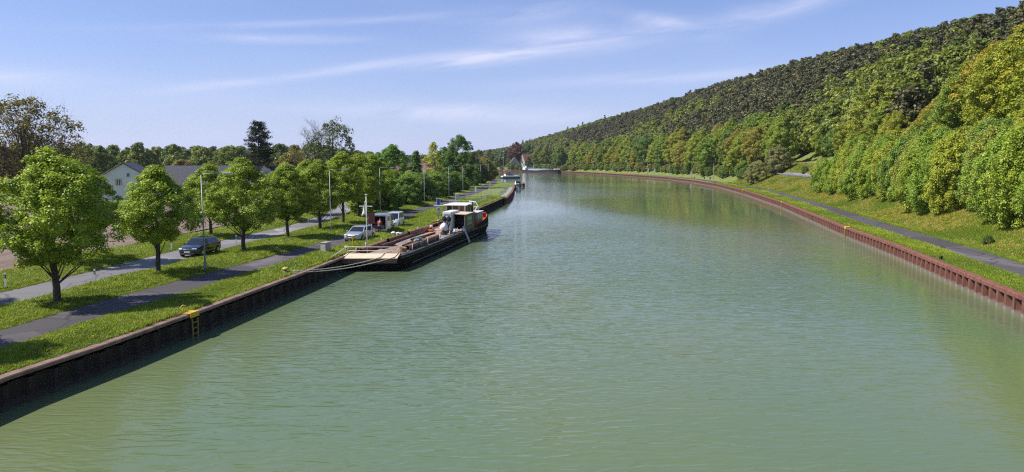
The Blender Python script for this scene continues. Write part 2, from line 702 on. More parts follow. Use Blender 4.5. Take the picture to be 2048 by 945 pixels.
# right bank: stations of (bank x, bank y, ridge x, ridge y, ridge z)
ST = np.array([(10, -40, 190, 60, 62), (22, 0, 230, 150, 70), (31.0, 42.3, 270, 250, 60), (37.4, 68, 285, 300, 63), (41.4, 87, 290, 330, 66), (54.7, 143, 300, 420, 71),
               (66, 200, 285, 520, 75), (75.5, 260, 255, 620, 74), (80.8, 318, 228, 720, 71), (82, 370, 205, 810, 67), (79.5, 409, 180, 900, 61),
               (76, 441, 158, 970, 57), (71, 478, 130, 1050, 52), (65, 521, 100, 1150, 46), (57, 565, 70, 1250, 40), (46, 610, 42, 1320, 34),
               (32, 650, 12, 1380, 28), (12, 685, -30, 1440, 22), (-14, 708, -90, 1500, 15), (-80, 725, -250, 1600, 8), (-300, 740, -600, 1700, 5),
               (-3000, 760, -3200, 1800, 4)], float)
ST_T = np.r_[0, np.cumsum(np.hypot(np.diff(ST[:, 0]), np.diff(ST[:, 1])))]
PROF_S = np.array([0, 2.5, 6.8, 8.5, 11, 15, 20, 24, 28, 33])
PROF_Z = np.array([1.25, 1.27, 1.25, 2.0, 3.1, 4.7, 7.1, 8.7, 9.1, 9.7])


def q_of_y(y):
    return float(np.interp(y, ST[:18, 1], ST_T[:18]))


def RP(q, s):
    """point of the right-hand land: q metres along the bank, s metres inland"""
    q, s = np.broadcast_arrays(np.asarray(q, float), np.asarray(s, float))
    c = [np.interp(q, ST_T, ST[:, k]) for k in range(5)]
    Lr = np.hypot(c[2] - c[0], c[3] - c[1])
    ux, uy = (c[2] - c[0]) / Lr, (c[3] - c[1]) / Lr
    # leave the bank at right angles, swing towards the ridge direction farther inland
    dx, dy = [np.interp(q + 6, ST_T, ST[:, k]) - np.interp(q - 6, ST_T, ST[:, k]) for k in (0, 1)]
    dn = np.hypot(dx, dy)
    nx, ny = dy / dn, -dx / dn
    sn = np.minimum(s, 33.0)
    x = c[0] + nx * sn
    y = c[1] + ny * sn
    rest = np.maximum(s - 33.0, 0)
    Lx, Ly = c[2] - (c[0] + nx * 33), c[3] - (c[1] + ny * 33)
    L2 = np.hypot(Lx, Ly)
    x = x + Lx / L2 * rest
    y = y + Ly / L2 * rest
    t = rest / L2
    hill = np.where(t <= 1, np.sin(np.clip(t, 0, 1) * math.pi / 2) ** 1.15, np.maximum(1 - (t - 1) * .8, -.1))
    low = np.clip((c[4] - 4) / 40.0, .12, 1)
    z0 = 1.25 + (np.interp(sn, PROF_S, PROF_Z) - 1.25) * low
    z = z0 + (np.maximum(c[4], 4) - z0) * np.where(s > 33, hill, 0)
    return x, y, z


PIECES_R = {}


def build_right_land():
    qs = np.unique(np.r_[np.arange(0, 320, 2.5), np.arange(320, ST_T[19], 8), np.linspace(ST_T[19], ST_T[-1], 12)])
    ss = np.r_[0, .6, 2.5, 4, 5.4, 6.8, 7.6, 8.5, 9.7, 11, 13, 15, 17.5, 20, 22, 24, 26, 28, 30.5, 33, 38, 45, 54, 66, 82, 100, 125, 150, 180,
               215, 250, 290, 330, 380, 440, 500, 560, 620, 680, 750, 850, 1000, 1300]
    Q, S = np.meshgrid(qs, ss, indexing='ij')
    x, y, z = RP(Q, S)
    n, m = Q.shape
    i, j = np.meshgrid(np.arange(n - 1), np.arange(m - 1), indexing='ij')
    a = (i * m + j).ravel()
    F = np.stack([a, a + m, a + m + 1, a + 1], 1)[:, ::-1]
    V = np.c_[x.ravel(), y.ravel(), z.ravel()]
    me = np_mesh('hillside_ground', V, F, GRASS_DRY, smooth=True)
    tag(link('hillside_ground', me), kind='structure')
    return BVHTree.FromPolygons([Vector(v) for v in V.tolist()], F.tolist())


BVH_R = build_right_land()


def rz(x, y):
    h = BVH_R.ray_cast(Vector((x, y, 400)), Vector((0, 0, -1)))
    return h[0].z if h[0] is not None else LAND_Z


def strip_r(name, q0, q1, s0, s1, dz, material, n=6, fs=None):
    qs = np.arange(q0, q1, 2.0)
    cols = []
    for k in range(n):
        f = k / (n - 1)
        a = s0(qs) if callable(s0) else np.full(len(qs), s0)
        b = s1(qs) if callable(s1) else np.full(len(qs), s1)
        x, y, z = RP(qs, a + (b - a) * f)
        cols.append(np.c_[x, y, z + dz])
    V = np.stack(cols, 1).reshape(-1, 3)
    F = [(i * n + k, (i + 1) * n + k, (i + 1) * n + k + 1, i * n + k + 1) for i in range(len(qs) - 1) for k in range(n - 1)]
    return tag(link(name, np_mesh(name, V, np.array(F)[:, ::-1], material, smooth=True)), kind='structure')


def path_in(q):
    return np.interp(q, [0, q_of_y(60), q_of_y(120), q_of_y(190), q_of_y(270), 900], [2.75, 2.75, 3.0, 3.8, 2.2, 2.0])


Q0 = q_of_y(0)
strip_r('cycle_path', Q0 - 20, q_of_y(470), path_in, lambda q: path_in(q) + 3.05, .035, ASPHALT)
strip_r('upper_lane', q_of_y(176), q_of_y(300), 24.2, 27.6, .07, ROAD, 8)
strip_r('slope_lane', q_of_y(186), q_of_y(262), 15.6, 17.4, .10, ROAD, 5)

# canal water: one sheet wide enough for both banks
mb = MB()
mb.add([(-3200, -60, 0), (400, -60, 0), (400, 900, 0), (-3200, 900, 0)], [(0, 1, 2, 3)])
tag(mb.build('canal_water', WATER), kind='structure')
world.cycles.sampling_method = 'MANUAL'
world.cycles.sample_map_resolution = 512

# ------------------------------------------------------------------ quay walls
PILE_W = 1.2
PILE_OUT = [(0, .14), (.58, .14), (.72, -.38), (1.02, -.38), (1.16, .14), (1.2, .14)]


def pile_faces():
    vs = [(x, y, z) for z in (-1.2, .98) for x, y in PILE_OUT]
    fs = [(i, i + 1, i + 7, i + 6) for i in range(5)]
    return vs, fs


def pile_mesh(m):
    vs, fs = pile_faces()
    me = bpy.data.meshes.new('sheet_pile')
    me.from_pydata(vs, [], fs)
    me.materials.append(m)
    return me


def walk(line, step):
    P = np.array(line, float)
    d = np.r_[0, np.cumsum(np.hypot(*np.diff(P, axis=0).T))]
    t = np.arange(0, d[-1], step)
    return np.stack([np.interp(t, d, P[:, k]) for k in (0, 1)], 1)


def quay_wall(name, line, side, m_pile, m_cap, n_single, label, cap_w=.5, cap_z=(1.0, 1.29), relief=1.0):
    """side = +1: water lies to the right of the walking direction, -1: to the left"""
    root = empty(name, (line[0][0], line[0][1], 0))
    tag(root, label, 'quay wall')
    org = Vector(root.location)
    P = walk(line, PILE_W)
    me = pile_mesh(m_pile)
    for v_ in me.vertices:
        v_.co.y = -.38 + (v_.co.y + .38) * relief
    rest = MB()
    vs0, fs0 = pile_faces()
    for i in range(len(P) - 1):
        a, b = Vector((*P[i], 0)), Vector((*P[i + 1], 0))
        if side > 0:
            a, b = a, b
        else:
            a, b = b, a
        ang = math.atan2(b.y - a.y, b.x - a.x)
        if i < n_single:
            o = link('sheet_pile', me, root, a - org)
            o.rotation_euler = (0, 0, ang)
        else:
            mtx = Matrix.Translation(a - org) @ Matrix.Rotation(ang, 4, 'Z')
            rest.add([(mtx @ Vector(v))[:] for v in vs0], fs0)
    if rest.v:
        o = link('sheet_pile_run', rest.mesh('sheet_pile_run', m_pile, fix=False), root)
        o['kind'] = 'stuff'
    # capping beam in welded lengths
    per = 10
    for k in range(0, len(P) - 1, per):
        seg = P[k:k + per + 1]
        T = np.gradient(seg, axis=0)
        T /= np.hypot(*T.T)[:, None]
        nw = np.stack([T[:, 1], -T[:, 0]], 1) * side
        rings = []
        for p, n in zip(seg, nw):
            i_, o_ = p - n * (cap_w - .40), p + n * .40
            rings.append([(i_[0] - org.x, i_[1] - org.y, cap_z[0]), (o_[0] - org.x, o_[1] - org.y, cap_z[0]),
                          (o_[0] - org.x, o_[1] - org.y, cap_z[1] - .04), (o_[0] - n[0] * .04 - org.x, o_[1] - n[1] * .04 - org.y, cap_z[1]),
                          (i_[0] - org.x, i_[1] - org.y, cap_z[1])])
        # a hair of a joint between lengths
        e = np.array(rings[-1])
        rings[-1] = (e + (np.array(rings[-2]) - e) * .012).tolist()
        MB().loft(rings).build('capping_beam', m_cap, root)
    return root


left_line = [(x, y) for y, x in LQ if -30 <= y <= 157.0]
right_line = [(ST[i, 0], ST[i, 1]) for i in range(0, 19)]
quay_wall('quay_wall', left_line, 1, SHADED_WALL, CAP_BROWN, 110,
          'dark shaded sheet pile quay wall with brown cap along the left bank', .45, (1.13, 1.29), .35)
quay_wall('quay_wall', [(x, y) for y, x in LQ if 157.2 <= y <= 300], 1, RUST_WALL, CAP_RUST, 0,
          'farther reddish quay wall on the left, stepping out towards the small jetty', .5)
quay_wall('quay_wall', right_line, -1, RUST_WALL, CAP_RUST, 190,
          'long rusty red sheet pile wall curving along the right bank', .5)

# ------------------------------------------------------------------ trees
def unit(a):
    return a / np.maximum(np.linalg.norm(a, axis=1, keepdims=True), 1e-6)


def leaves(cent, nrm, size, rng, tint, aspect=.72):
    n = len(cent)
    ref = unit(rng.normal(size=(n, 3)))
    t = unit(np.cross(nrm, ref))
    b = np.cross(nrm, t)
    L = (size * rng.uniform(.65, 1.3, n))[:, None]
    droop = nrm * L * rng.uniform(-.18, .05, n)[:, None]
    V = np.stack([cent - t * L * .5 + droop, cent - b * L * .5 * aspect, cent + t * L * .5 + droop, cent + b * L * .5 * aspect], 1).reshape(-1, 3)
    F = np.arange(4 * n).reshape(n, 4)
    return V, F, np.repeat(tint, 4)


PROFILES = {
    'ovoid': lambda t: np.sin(np.pi * np.clip(t, 0, 1) ** .62) ** .75,
    'round': lambda t: np.sqrt(np.clip(1 - (2 * t - .95) ** 2, 0.02, 1)),
    'dome': lambda t: np.sqrt(np.clip(1 - (1.35 * t - .35) ** 2, .02, 1)),
    'cone': lambda t: np.clip(1.05 - t, 0.03, 1) ** .8,
    'bush': lambda t: np.sqrt(np.clip(1 - (1.25 * t - .25) ** 2, .03, 1)) * np.clip(.55 + t * 1.8, .4, 1),
    'column': lambda t: np.clip(np.minimum(.45 + t * 2.5, (1.08 - t) * 2.2), .04, 1),
}


def make_tree(name, seed, h, r, z0, shape='ovoid', ncl=240, nlf=90, leaf=.2, clr=.7, inner=.5, trunk_r=.16, stems=1, limbs=14,
              rough=.22, bark=None, flat=.75, density=None, top_bias=1.0, lean=.25, twig=0):
    """returns (trunk mesh, crown mesh) standing on the origin"""
    rng = np.random.default_rng(seed)
    prof = PROFILES[shape]
    t = rng.uniform(0, 1, ncl) ** top_bias
    a = rng.uniform(0, 2 * np.pi, ncl)
    ph = rng.uniform(0, 6.28, 6)
    wob = 1 + rough * (np.sin(2 * a + ph[0] + 3 * t) * .45 + np.sin(3 * a + ph[1] - 5 * t) * .4 + np.sin(5 * a + ph[2] + 9 * t) * .35)
    rr = r * prof(t) * wob * (inner + (1 - inner) * rng.uniform(0, 1, ncl) ** .5)
    C = np.stack([rr * np.cos(a), rr * np.sin(a), z0 + (h - z0) * t], 1)
    C[:, 2] += rng.normal(0, .025 * h, ncl)
    C[:, 2] = np.maximum(C[:, 2], .25 * clr)
    out = unit(np.c_[C[:, :2], (C[:, 2] - (z0 + .35 * (h - z0))) * .8])
    cs = clr * rng.uniform(.65, 1.35, ncl)
    ct = rng.uniform(0, 1, ncl)
    nl = np.maximum(3, rng.poisson(nlf, ncl))
    if density is not None:
        nl = np.maximum(1, (nl * density(t, a)).astype(int))
    idx = np.repeat(np.arange(ncl), nl)
    d = unit(rng.normal(size=(len(idx), 3)) + out[idx] * .55 + np.array([0, 0, .35]))
    pos = C[idx] + d * (cs[idx] * rng.uniform(.35, 1.05, len(idx)) ** .8)[:, None] * np.array([1, 1, flat])
    nrm = unit(d * .75 + np.array([0, 0, .45]) + rng.normal(size=d.shape) * .45)
    tint = np.clip(.5 * ct[idx] + .5 * rng.uniform(0, 1, len(idx)), 0, 1)
    keep = pos[:, 2] > .08
    V, F, T = leaves(pos[keep], nrm[keep], leaf, rng, tint[keep])
    crown = np_mesh(name + '_crown', V, F, LEAF, {'tint': T})
    mb = MB()
    tops = []
    for s in range(stems):
        base = Vector((0, 0, -.15)) if stems == 1 else Vector((rng.uniform(-.35, .35), rng.uniform(-.35, .35), -.15))
        lx, ly = rng.uniform(-lean, lean, 2) * (1 if stems == 1 else 3.0)
        H = z0 + (h - z0) * (.82 if stems == 1 else .6)
        pts = [base + Vector((lx * f ** 1.3 + .05 * math.sin(f * 9 + s), ly * f ** 1.3 + .05 * math.cos(f * 7 + s), H * f)) for f in
               (0, .04, .15, .3, .5, .75, 1)]
        tr = trunk_r / math.sqrt(stems)
        mb.tube(pts, [tr * 1.5, tr * 1.12, tr, tr * .86, tr * .66, tr * .38, tr * .1], 8)
        tops.append(pts)
    order = [k for k in np.argsort(rng.uniform(size=ncl)) if stems > 1 or C[k, 2] > z0 + .14 * (h - z0)][:limbs]
    for k in order:
        c = Vector(C[k])
        pts = tops[k % stems]
        zf = max(min(.6, z0 * rng.uniform(.85, 1.25) / max(pts[-1].z, .1)), min(.88, (c.z * .72 - .25 * math.hypot(c.x, c.y)) / max(pts[-1].z, .1)))
        f = zf * (len(pts) - 1)
        i = min(int(f), len(pts) - 2)
        s0 = pts[i].lerp(pts[i + 1], f - i)
        mid = s0.lerp(c, .5) + Vector((rng.uniform(-.06, .06), rng.uniform(-.06, .06), -.05)) * h * .5
        lr = trunk_r * (.33 if stems == 1 else .3) * (1.1 - zf)
        mb.tube([s0, mid, c], [max(lr, .012), max(lr * .6, .01), .008], 5, cap=False)
        for q in range(twig):
            e = c + Vector(rng.normal(size=3)) * clr * 1.3
            mb.tube([mid.lerp(c, rng.uniform(.2, .9)), e], [max(lr * .3, .012), .006], 3, cap=False)
    return mb.mesh(name + '_trunk', bark or BARK, True, fix=False), crown


def plant(proto, kind, loc, sc, rzv, col, label, group=None, cat='tree', sz=None):
    root = empty(kind, loc, rzv)
    root.scale = (sc, sc, sz or sc)
    tag(root, label, cat, group)
    link('trunk' if cat == 'tree' else 'stem', proto[0], root)
    c = link('crown' if cat == 'tree' else 'foliage', proto[1], root)
    c.color = (*col, 1)
    return root


LINDEN = [make_tree('linden', 11 + i, 8.2, (2.75, 2.9, 2.55, 2.7)[i], (2.75, 2.5, 3.0, 2.6)[i], 'ovoid', 250, 215, .13, .52, (.42, .5, .38, .46)[i], .17, limbs=22,
                    rough=(.30, .42, .36, .48)[i], lean=.25, top_bias=(1, .9, 1.1, .95)[i]) for i in range(4)]
BUSH = [make_tree('bush', 31 + i, 6.0, 3.0, .2, 'bush', 210, 140, .185, .62, .45, .12, stems=5, limbs=22, rough=.25) for i in range(2)]
SHRUB = [make_tree('shrub', 41 + i, 9.5, 2.7, .3, ('bush', 'column', 'bush', 'column')[i], 330, 125, .19, .52, .42, .13, stems=5, limbs=30, rough=.42, top_bias=.85, bark=BARK, flat=1.25) for i in range(4)]
BROAD = [make_tree('broad', 51 + i, 18, 5.8, 3.5, ('round', 'ovoid', 'dome')[i], 290, 130, .33, 1.05, .40, .3, limbs=34, rough=.46, lean=.9) for i in range(3)]

green_l = (.178, .250, .021)
ORD = ['nearest', 'second', 'third', 'fourth', 'fifth', 'sixth', 'seventh', 'eighth', 'ninth', 'tenth', 'eleventh', 'twelfth']
rowA = [(-26.6, 28.0, 1.05, .0), (-25.4, 39.0, 1.10, .5), (-24.8, 49.3, .96, 1.9), (-23.8, 62.6, 1.02, 3.3), (-23.4, 73.7, .97, 4.4),
        (-22.4, 82.4, 1.03, 5.2), (-21.6, 90.5, 1.1, .9), (-21.6, 100.5, 1.14, 2.4), (-21.9, 111, 1.1, 3.9)]
for i, (x, y, s, a) in enumerate(rowA):
    vr = random.uniform(.9, 1.1)
    lab = ('linden just outside the view whose shade falls on the near towpath' if i == 0 else
           '%s round green linden of the row between towpath and road, counted from the left' % ORD[i - 1])
    plant(LINDEN[i * 3 % 4], 'linden_tree', (x, y, LAND_Z + .05), s, a, tuple(c * vr for c in green_l), lab,
          'lindens between towpath and road', sz=s * random.uniform(.89, .97))
rowB = [(-34.4, 37.0, 1.0, 1.0), (-33.7, 54.9, 1.02, 2.0), (-31.8, 74.7, 1.0, 4.0), (-30.2, 95, 1.0, .3), (-30.6, 106, 1.05, 1.3)]
for i, (x, y, s, a) in enumerate(rowB):
    lab = ('linden outside the view shading the left end of the road' if i == 0 else
           '%s green linden beyond the road at the field edge, counted from the left' % ORD[i - 1])
    plant(LINDEN[(i + 2) % 4], 'linden_tree', (x, y, LAND_Z + .05), s, a, tuple(c * .95 for c in green_l), lab,
          'lindens beyond the road', sz=s * .90)

# bushes between road and towpath
bl = [(-21.3, 106, 4.6), (-18.9, 116, 5.4), (-22.8, 117, 6.6), (-17.7, 128, 6.4), (-20.6, 130, 7.2), (-16.9, 142, 6.6), (-19.5, 146, 6.9), (-15.8, 155, 6.2),
      (-18.2, 161, 6.6), (-14.9, 168, 6.0), (-17.6, 175, 6.6), (-13.9, 186, 5.2), (-16.6, 190, 6), (-12.7, 199, 4.8), (-14.8, 206, 6)]
for i, (x, y, h) in enumerate(bl):
    c = random.choice([(.10, .18, .028), (.135, .215, .03), (.085, .15, .03), (.15, .22, .03)])
    plant(BUSH[i % 2], 'hedge_bush', (x - 1.3, y, LAND_Z), h / 6.0 * .92, i * 1.7, c,
          'dense green bush in the thicket left of the towpath beyond the parked vans', 'thicket left of the towpath', 'bush', sz=h / 6.0 * .82)

PYR = make_tree('pyramidal', 61, 10, 2.0, 1.6, 'cone', 220, 60, .26, .6, .45, .14, limbs=16, rough=.15)
plant(PYR, 'pyramidal_tree', (-22.2, 165, LAND_Z), 1.0, 0, (.07, .135, .03), 'small dark pointed tree standing before the brick house roof', cat='tree')
plant(LINDEN[1], 'linden_tree', (-25.2, 150, LAND_Z), 1.33, 1, (.10, .19, .03), 'tall pointed green linden left of the brick house', cat='tree')
plant(LINDEN[2], 'linden_tree', (-28.5, 152, LAND_Z), 1.15, 2, (.095, .18, .03), 'lower linden just left of the tall pointed one by the brick house', cat='tree')
SPARSE = make_tree('sparse', 63, 12.3, 2.5, 3.5, 'ovoid', 120, 40, .33, .75, .35, .15, limbs=40, rough=.3)
plant(SPARSE, 'yellow_green_tree', (-20.3, 185, LAND_Z), 1.0, 0, (.26, .29, .04), 'slim airy yellow green tree left of the big dark tree by the canal', cat='tree')
plant(BROAD[0], 'broad_tree', (-15.8, 214, LAND_Z), .80, 0, (.062, .125, .024), 'big dark green round tree above the thicket by the canal', cat='tree', sz=.83)
plant(BROAD[2], 'broad_tree', (-20.8, 222, LAND_Z), .66, 2, (.07, .13, .026), 'dark round tree joined to the left side of the big canal tree', cat='tree')
for i, (x, y, h, c) in enumerate([(-13.5, 238, 6.5, (.12, .2, .03)), (-12.3, 262, 7.5, (.05, .08, .025)), (-11.5, 300, 9, (.15, .15, .04)), (-11, 330, 8, (.17, .21, .03)),
                                  (-14.2, 345, 10, (.13, .12, .05)), (-12.5, 372, 8, (.13, .19, .03)), (-17, 300, 10, (.10, .10, .04))]):
    plant(BUSH[i % 2], 'hedge_bush', (x, y, LAND_Z), h / 6.0, i * 2.1, c,
          ('pale green', 'very dark', 'brownish', 'bright yellow green', 'russet', 'light green', 'dull brown')[i] +
          ' bush beside the far towpath before the motor yacht', 'bushes by the far towpath', 'bush')


# --- background trees on the left
OAK = make_tree('oak', 71, 17, 8.6, 3.5, 'dome', 380, 34, .36, 1.05, .3, .5, limbs=150, rough=.3, twig=6, lean=.8)
plant(OAK, 'oak_tree', (-80.5, 118, LAND_Z), 1.04, .4, (.125, .118, .034), 'large spreading half bare oak at the left edge of the picture', cat='tree')
OAK2 = make_tree('oak2', 72, 15, 5.5, 3.0, 'round', 150, 34, .4, .95, .3, .32, limbs=90, rough=.3, twig=4)


def conifer(seed, h, r):
    rng = np.random.default_rng(seed)
    P, Nn, T = [], [], []
    mb = MB()
    mb.tube([(0, 0, -.2), (0, 0, h * .5), (.1, .05, h * .97)], [.32, .2, .03], 8)
    z = 1.2
    while z < h:
        f = z / h
        n = 6
        for k in range(n):
            a = rng.uniform(0, 6.28)
            ln = r * (1.08 - f) ** .42 * rng.uniform(.55, 1.12) + .4
            if f > .88:
                ln *= .8
            tip = np.array([math.cos(a) * ln, math.sin(a) * ln, z + rng.uniform(-.1, .5)])
            mb.tube([(0, 0, z), tuple(tip)], [.05, .012], 4, cap=False)
            m = int(130 * ln / r) + 30
            fr = rng.uniform(.25, 1.05, m)
            q = np.array([0, 0, z]) + (tip - np.array([0, 0, z])) * fr[:, None] + rng.normal(0, .24, (m, 3)) * np.array([1, 1, .75])
            P.append(q)
            Nn.append(unit(rng.normal(size=(m, 3)) * .6 + np.array([0, 0, .8])))
            T.append(rng.uniform(0, 1, m))
        z += .42 + .2 * rng.uniform()
    P, Nn, T = np.concatenate(P), np.concatenate(Nn), np.concatenate(T)
    V, F, TT = leaves(P, Nn, .34, rng, T, .5)
    return mb.mesh('conifer_trunk', BARK, True, fix=False), np_mesh('conifer_crown', V, F, LEAF, {'tint': TT})


CONIFER = conifer(81, 17.4, 4.3)
plant(CONIFER, 'dark_conifer', (-60.3, 170, LAND_Z), 1.0, 0, (.026, .038, .024), 'tall dark ragged conifer rising behind the linden row', cat='tree')


def bare_tree(seed, h, r):
    rng = np.random.default_rng(seed)
    mb = MB()

    def grow(p, d, ln, rad, lv):
        q = p + d * ln
        m = p.lerp(q, .5) + Vector(rng.normal(size=3)) * ln * .05
        mb.tube([p, m, q], [rad, rad * .8, rad * .62], 6 if lv < 2 else 3, cap=False)
        if lv >= 6:
            return
        k = 3 if lv < 5 else 4
        for i in range(k):
            ax = Vector(rng.normal(size=3)).normalized()
            nd = (d + ax * (.62 if lv < 2 else .75) + Vector((0, 0, .10))).normalized()
            grow(p.lerp(q, 1.0 if i == 0 else rng.uniform(.55, 1)), nd, ln * rng.uniform(.66, .86), rad * (.62 if i == 0 else .5), lv + 1)
    grow(Vector((0, 0, -.1)), Vector((.02, 0, 1)), h * .26, .33, 0)
    z = max(v[2] for v in mb.v)
    k = h / z
    mb.v = [(x * k, y * k, zz * k) for x, y, zz in mb.v]
    return mb.mesh('bare_branches', BARK_PALE, True, fix=False)


bt = empty('bare_tree', (-48.8, 170, LAND_Z))
tag(bt, 'leafless tree with a fan of bare branches beside the dark conifer', 'tree')
link('branches', bare_tree(5, 18.6, 5), bt)
plant(OAK2, 'half_leafed_tree', (-43.2, 172, LAND_Z), 1.08, 1.0, (.075, .105, .035), 'half leafed dark tree with a green top right of the leafless tree', cat='tree', sz=1.15)
bgl = [(-88, 190, 9, 'BUSH', (.16, .14, .04), 'yellowish low tree left of the white farmhouse'),
       (-118, 205, 13.5, 'BROAD', (.085, .12, .028), 'round olive tree behind the white farmhouse gable'),
       (-128, 215, 11, 'BROAD', (.12, .15, .03), 'paler green tree left of the olive one behind the farmhouse'),
       (-82, 205, 13, 'BROAD', (.13, .17, .035), 'yellow green broad tree behind the solar roof'),
       (-76, 208, 12, 'BROAD', (.11, .13, .035), 'second broad tree behind the right end of the solar roof'),
       (-55.5, 180, 12.5, 'OAK2', (.17, .15, .035), 'yellow brown spring tree right behind the conifer'),
       (-50.5, 178, 10.5, 'OAK2', (.15, .10, .045), 'reddish brown budding tree below the leafless crown'),
       (-50, 160, 8.5, 'BUSH', (.035, .022, .022), 'very dark purple bush below the leafless tree'),
       (-38, 190, 11.5, 'BROAD', (.085, .15, .03), 'green tree peeping over the lindens right of the half leafed tree'),
       (-34, 185, 10.5, 'BROAD', (.09, .16, .03), 'green tree between the lindens and the pointed linden')]
for i, (x, y, h, k, c, lab) in enumerate(bgl):
    h *= .88
    pr_ = {'BUSH': BUSH[0], 'BROAD': BROAD[i % 3], 'OAK2': OAK2}[k]
    hh = {'BUSH': 6.0, 'BROAD': 18.0, 'OAK2': 15.0}[k]
    plant(pr_, 'field_tree', (x, y, LAND_Z), h / hh, i * 1.3, c, lab, 'trees around the farm', sz=h / hh)

TREE_TOP = np.array([(1500, 235), (1640, 222), (1700, 212), (1745, 205), (1850, 200), (1900, 140), (1950, 105), (2000, 68), (2048, 30), (2200, -60)], float)
SHRUB_TOP = np.array([(1600, 305), (1660, 292), (1700, 272), (1850, 252), (1950, 232), (2048, 205), (2300, 170)], float)


def crown_scale(x, y, z, h, table, drop):
    """how much a tree of height h is scaled to stay under the skyline of its stand"""
    az = 1024 + 1420 * x / y
    lim = float(np.interp(az, table[:, 0], table[:, 1])) + drop
    return (9.25 + (324 - lim) / 1420.0 * y - z) / (h * 1.06)


# --- shrubs and trees on the right slope
rs = []
for i in range(27):
    y = 46 + 113 * (i / 26.0) ** 1.05
    rs.append((y, random.uniform(10.2, 12.6), random.uniform(.72, 1.0)))
cols_s = [(.17, .225, .028), (.14, .215, .03), (.20, .235, .03), (.115, .185, .034), (.185, .215, .04), (.15, .22, .03)]
for i, (y, s, k) in enumerate(rs):
    x, yy, z = [float(v) for v in RP(q_of_y(y), s)]
    kz = min(1.15, max(.6, crown_scale(x, yy, z, 10.4, SHRUB_TOP, random.uniform(2, 26))))
    plant(SHRUB[i * 3 % 4], 'slope_shrub', (x, yy, z - .1), k, i * 2.3, tuple(c * 1.16 for c in cols_s[(i * 5) % 6]),
          'tall bright green shrub of the front row along the right grass slope', 'front row of slope shrubs', 'shrub', sz=kz)
for i in range(24):
    y = 50 + 106 * i / 23
    x, yy, z = [float(v) for v in RP(q_of_y(y), random.uniform(14.0, 18.0))]
    k = random.uniform(.9, 1.2)
    kz = min(1.25, max(.5, crown_scale(x, yy, z, 10.4, SHRUB_TOP, random.uniform(-16, 10))))
    plant(SHRUB[(i + 1) % 4], 'slope_shrub', (x, yy, z - .1), k * .95, i * 1.3, tuple(c * 1.08 for c in cols_s[(i * 7 + 2) % 6]),
          'tall green shrub of the second row behind the front shrubs on the right slope', 'second row of slope shrubs', 'shrub', sz=kz)
x, yy, z = [float(v) for v in RP(q_of_y(193), 31)]
plant(BROAD[1], 'hillside_tree', (x, yy, z - .2), 1.1, 2.0, (.19, .22, .03), 'tallest yellow green tree standing out behind the left end of the slope shrubs', cat='tree')
tall_c = [(.225, .230, .022), (.225, .205, .025), (.17, .215, .022), (.13, .185, .028), (.22, .185, .025), (.20, .232, .024)]
nt_ = 0
for q_y0, q_y1, s0, s1, n, smin, smax in ((96, 166, 27, 38, 13, .85, 1.1), (92, 168, 44, 58, 13, .95, 1.2), (88, 166, 68, 90, 12, 1.0, 1.25)):
    for i in range(n):
        y = q_y0 + (q_y1 - q_y0) * (i + random.uniform(-.3, .3)) / n
        s = random.uniform(s0, s1)
        if y > 140 and s > 40:
            s -= 6
        x, yy, z = [float(v) for v in RP(q_of_y(y), s)]
        k = min(smax, crown_scale(x, yy, z, 18, TREE_TOP, random.uniform(0, 45)))
        if k < .42:
            continue
        plant(BROAD[(i + nt_) % 3], 'hillside_tree', (x, yy, z - .2), k, i * 1.9, random.choice(tall_c),
              'tall yellow green tree on the steep slope above the right shrubs', 'tall trees above the right shrubs')
        nt_ += 1
# forest edge round the bend
for i in range(60):
    y = 178 + 470 * (i / 59.0)
    front = i % 2 == 0
    s = random.uniform(30, 36) if y < 250 else (random.uniform(12, 17) if front else random.uniform(18, 27))
    if 230 < y < 290:
        s += 6 if y < 262 else 2
    x, yy, z = [float(v) for v in RP(q_of_y(y) if y < 640 else ST_T[16] + (y - 640), s)]
    k = random.uniform(.85, 1.12) if y > 252 else min(.9, max(.4, crown_scale(x, yy, z, 18, TREE_TOP, random.uniform(0, 30))))
    plant(BROAD[i % 3], 'woodland_edge_tree', (x, yy, z - .2), k, i * 2.2,
          random.choice([(.17, .225, .030), (.21, .235, .03), (.125, .195, .03), (.20, .19, .035), (.185, .235, .03), (.10, .165, .035)]),
          'broad leafed tree at the foot of the wooded hill along the bend', 'woodland edge along the bend', sz=k * random.uniform(.85, 1.1))
for i in range(46):
    y = 265 + 370 * (i / 45.0)
    x, yy, z = [float(v) for v in RP(q_of_y(y), random.uniform(9.5, 12.5))]
    k = random.uniform(.6, 1.15)
    plant(BUSH[i % 2], 'bank_bush', (x, yy, z - .1), k, i * 1.1, random.choice([(.12, .18, .03), (.15, .16, .05), (.095, .15, .035), (.14, .19, .03)]),
          'low bush under the woodland edge along the far right bank', 'bushes under the woodland edge', 'bush', sz=k * .9)
for x, y, h, c, lab in ((88.0, 236, 8.5, (.16, .17, .075), 'pale olive willow bush left of the slope lane with guard rail'),
                        (80.5, 234, 7.0, (.17, .185, .07), 'lower pale olive bush left of the big willow bush'),
                        (84.6, 206, 2.2, (.10, .15, .03), 'small round bush growing in front of the guard rail')):
    plant(BUSH[0], 'willow_bush', (x, y, rz(x, y) - .1), h / 6, h, c, lab, cat='bush')
BEECH = BROAD[0]
plant(BEECH, 'copper_beech', (4.5, 742, rz(4.5, 742)), 1.25, 1, (.085, .030, .028), 'dark red copper beech above the far houses', cat='tree', sz=1.35)
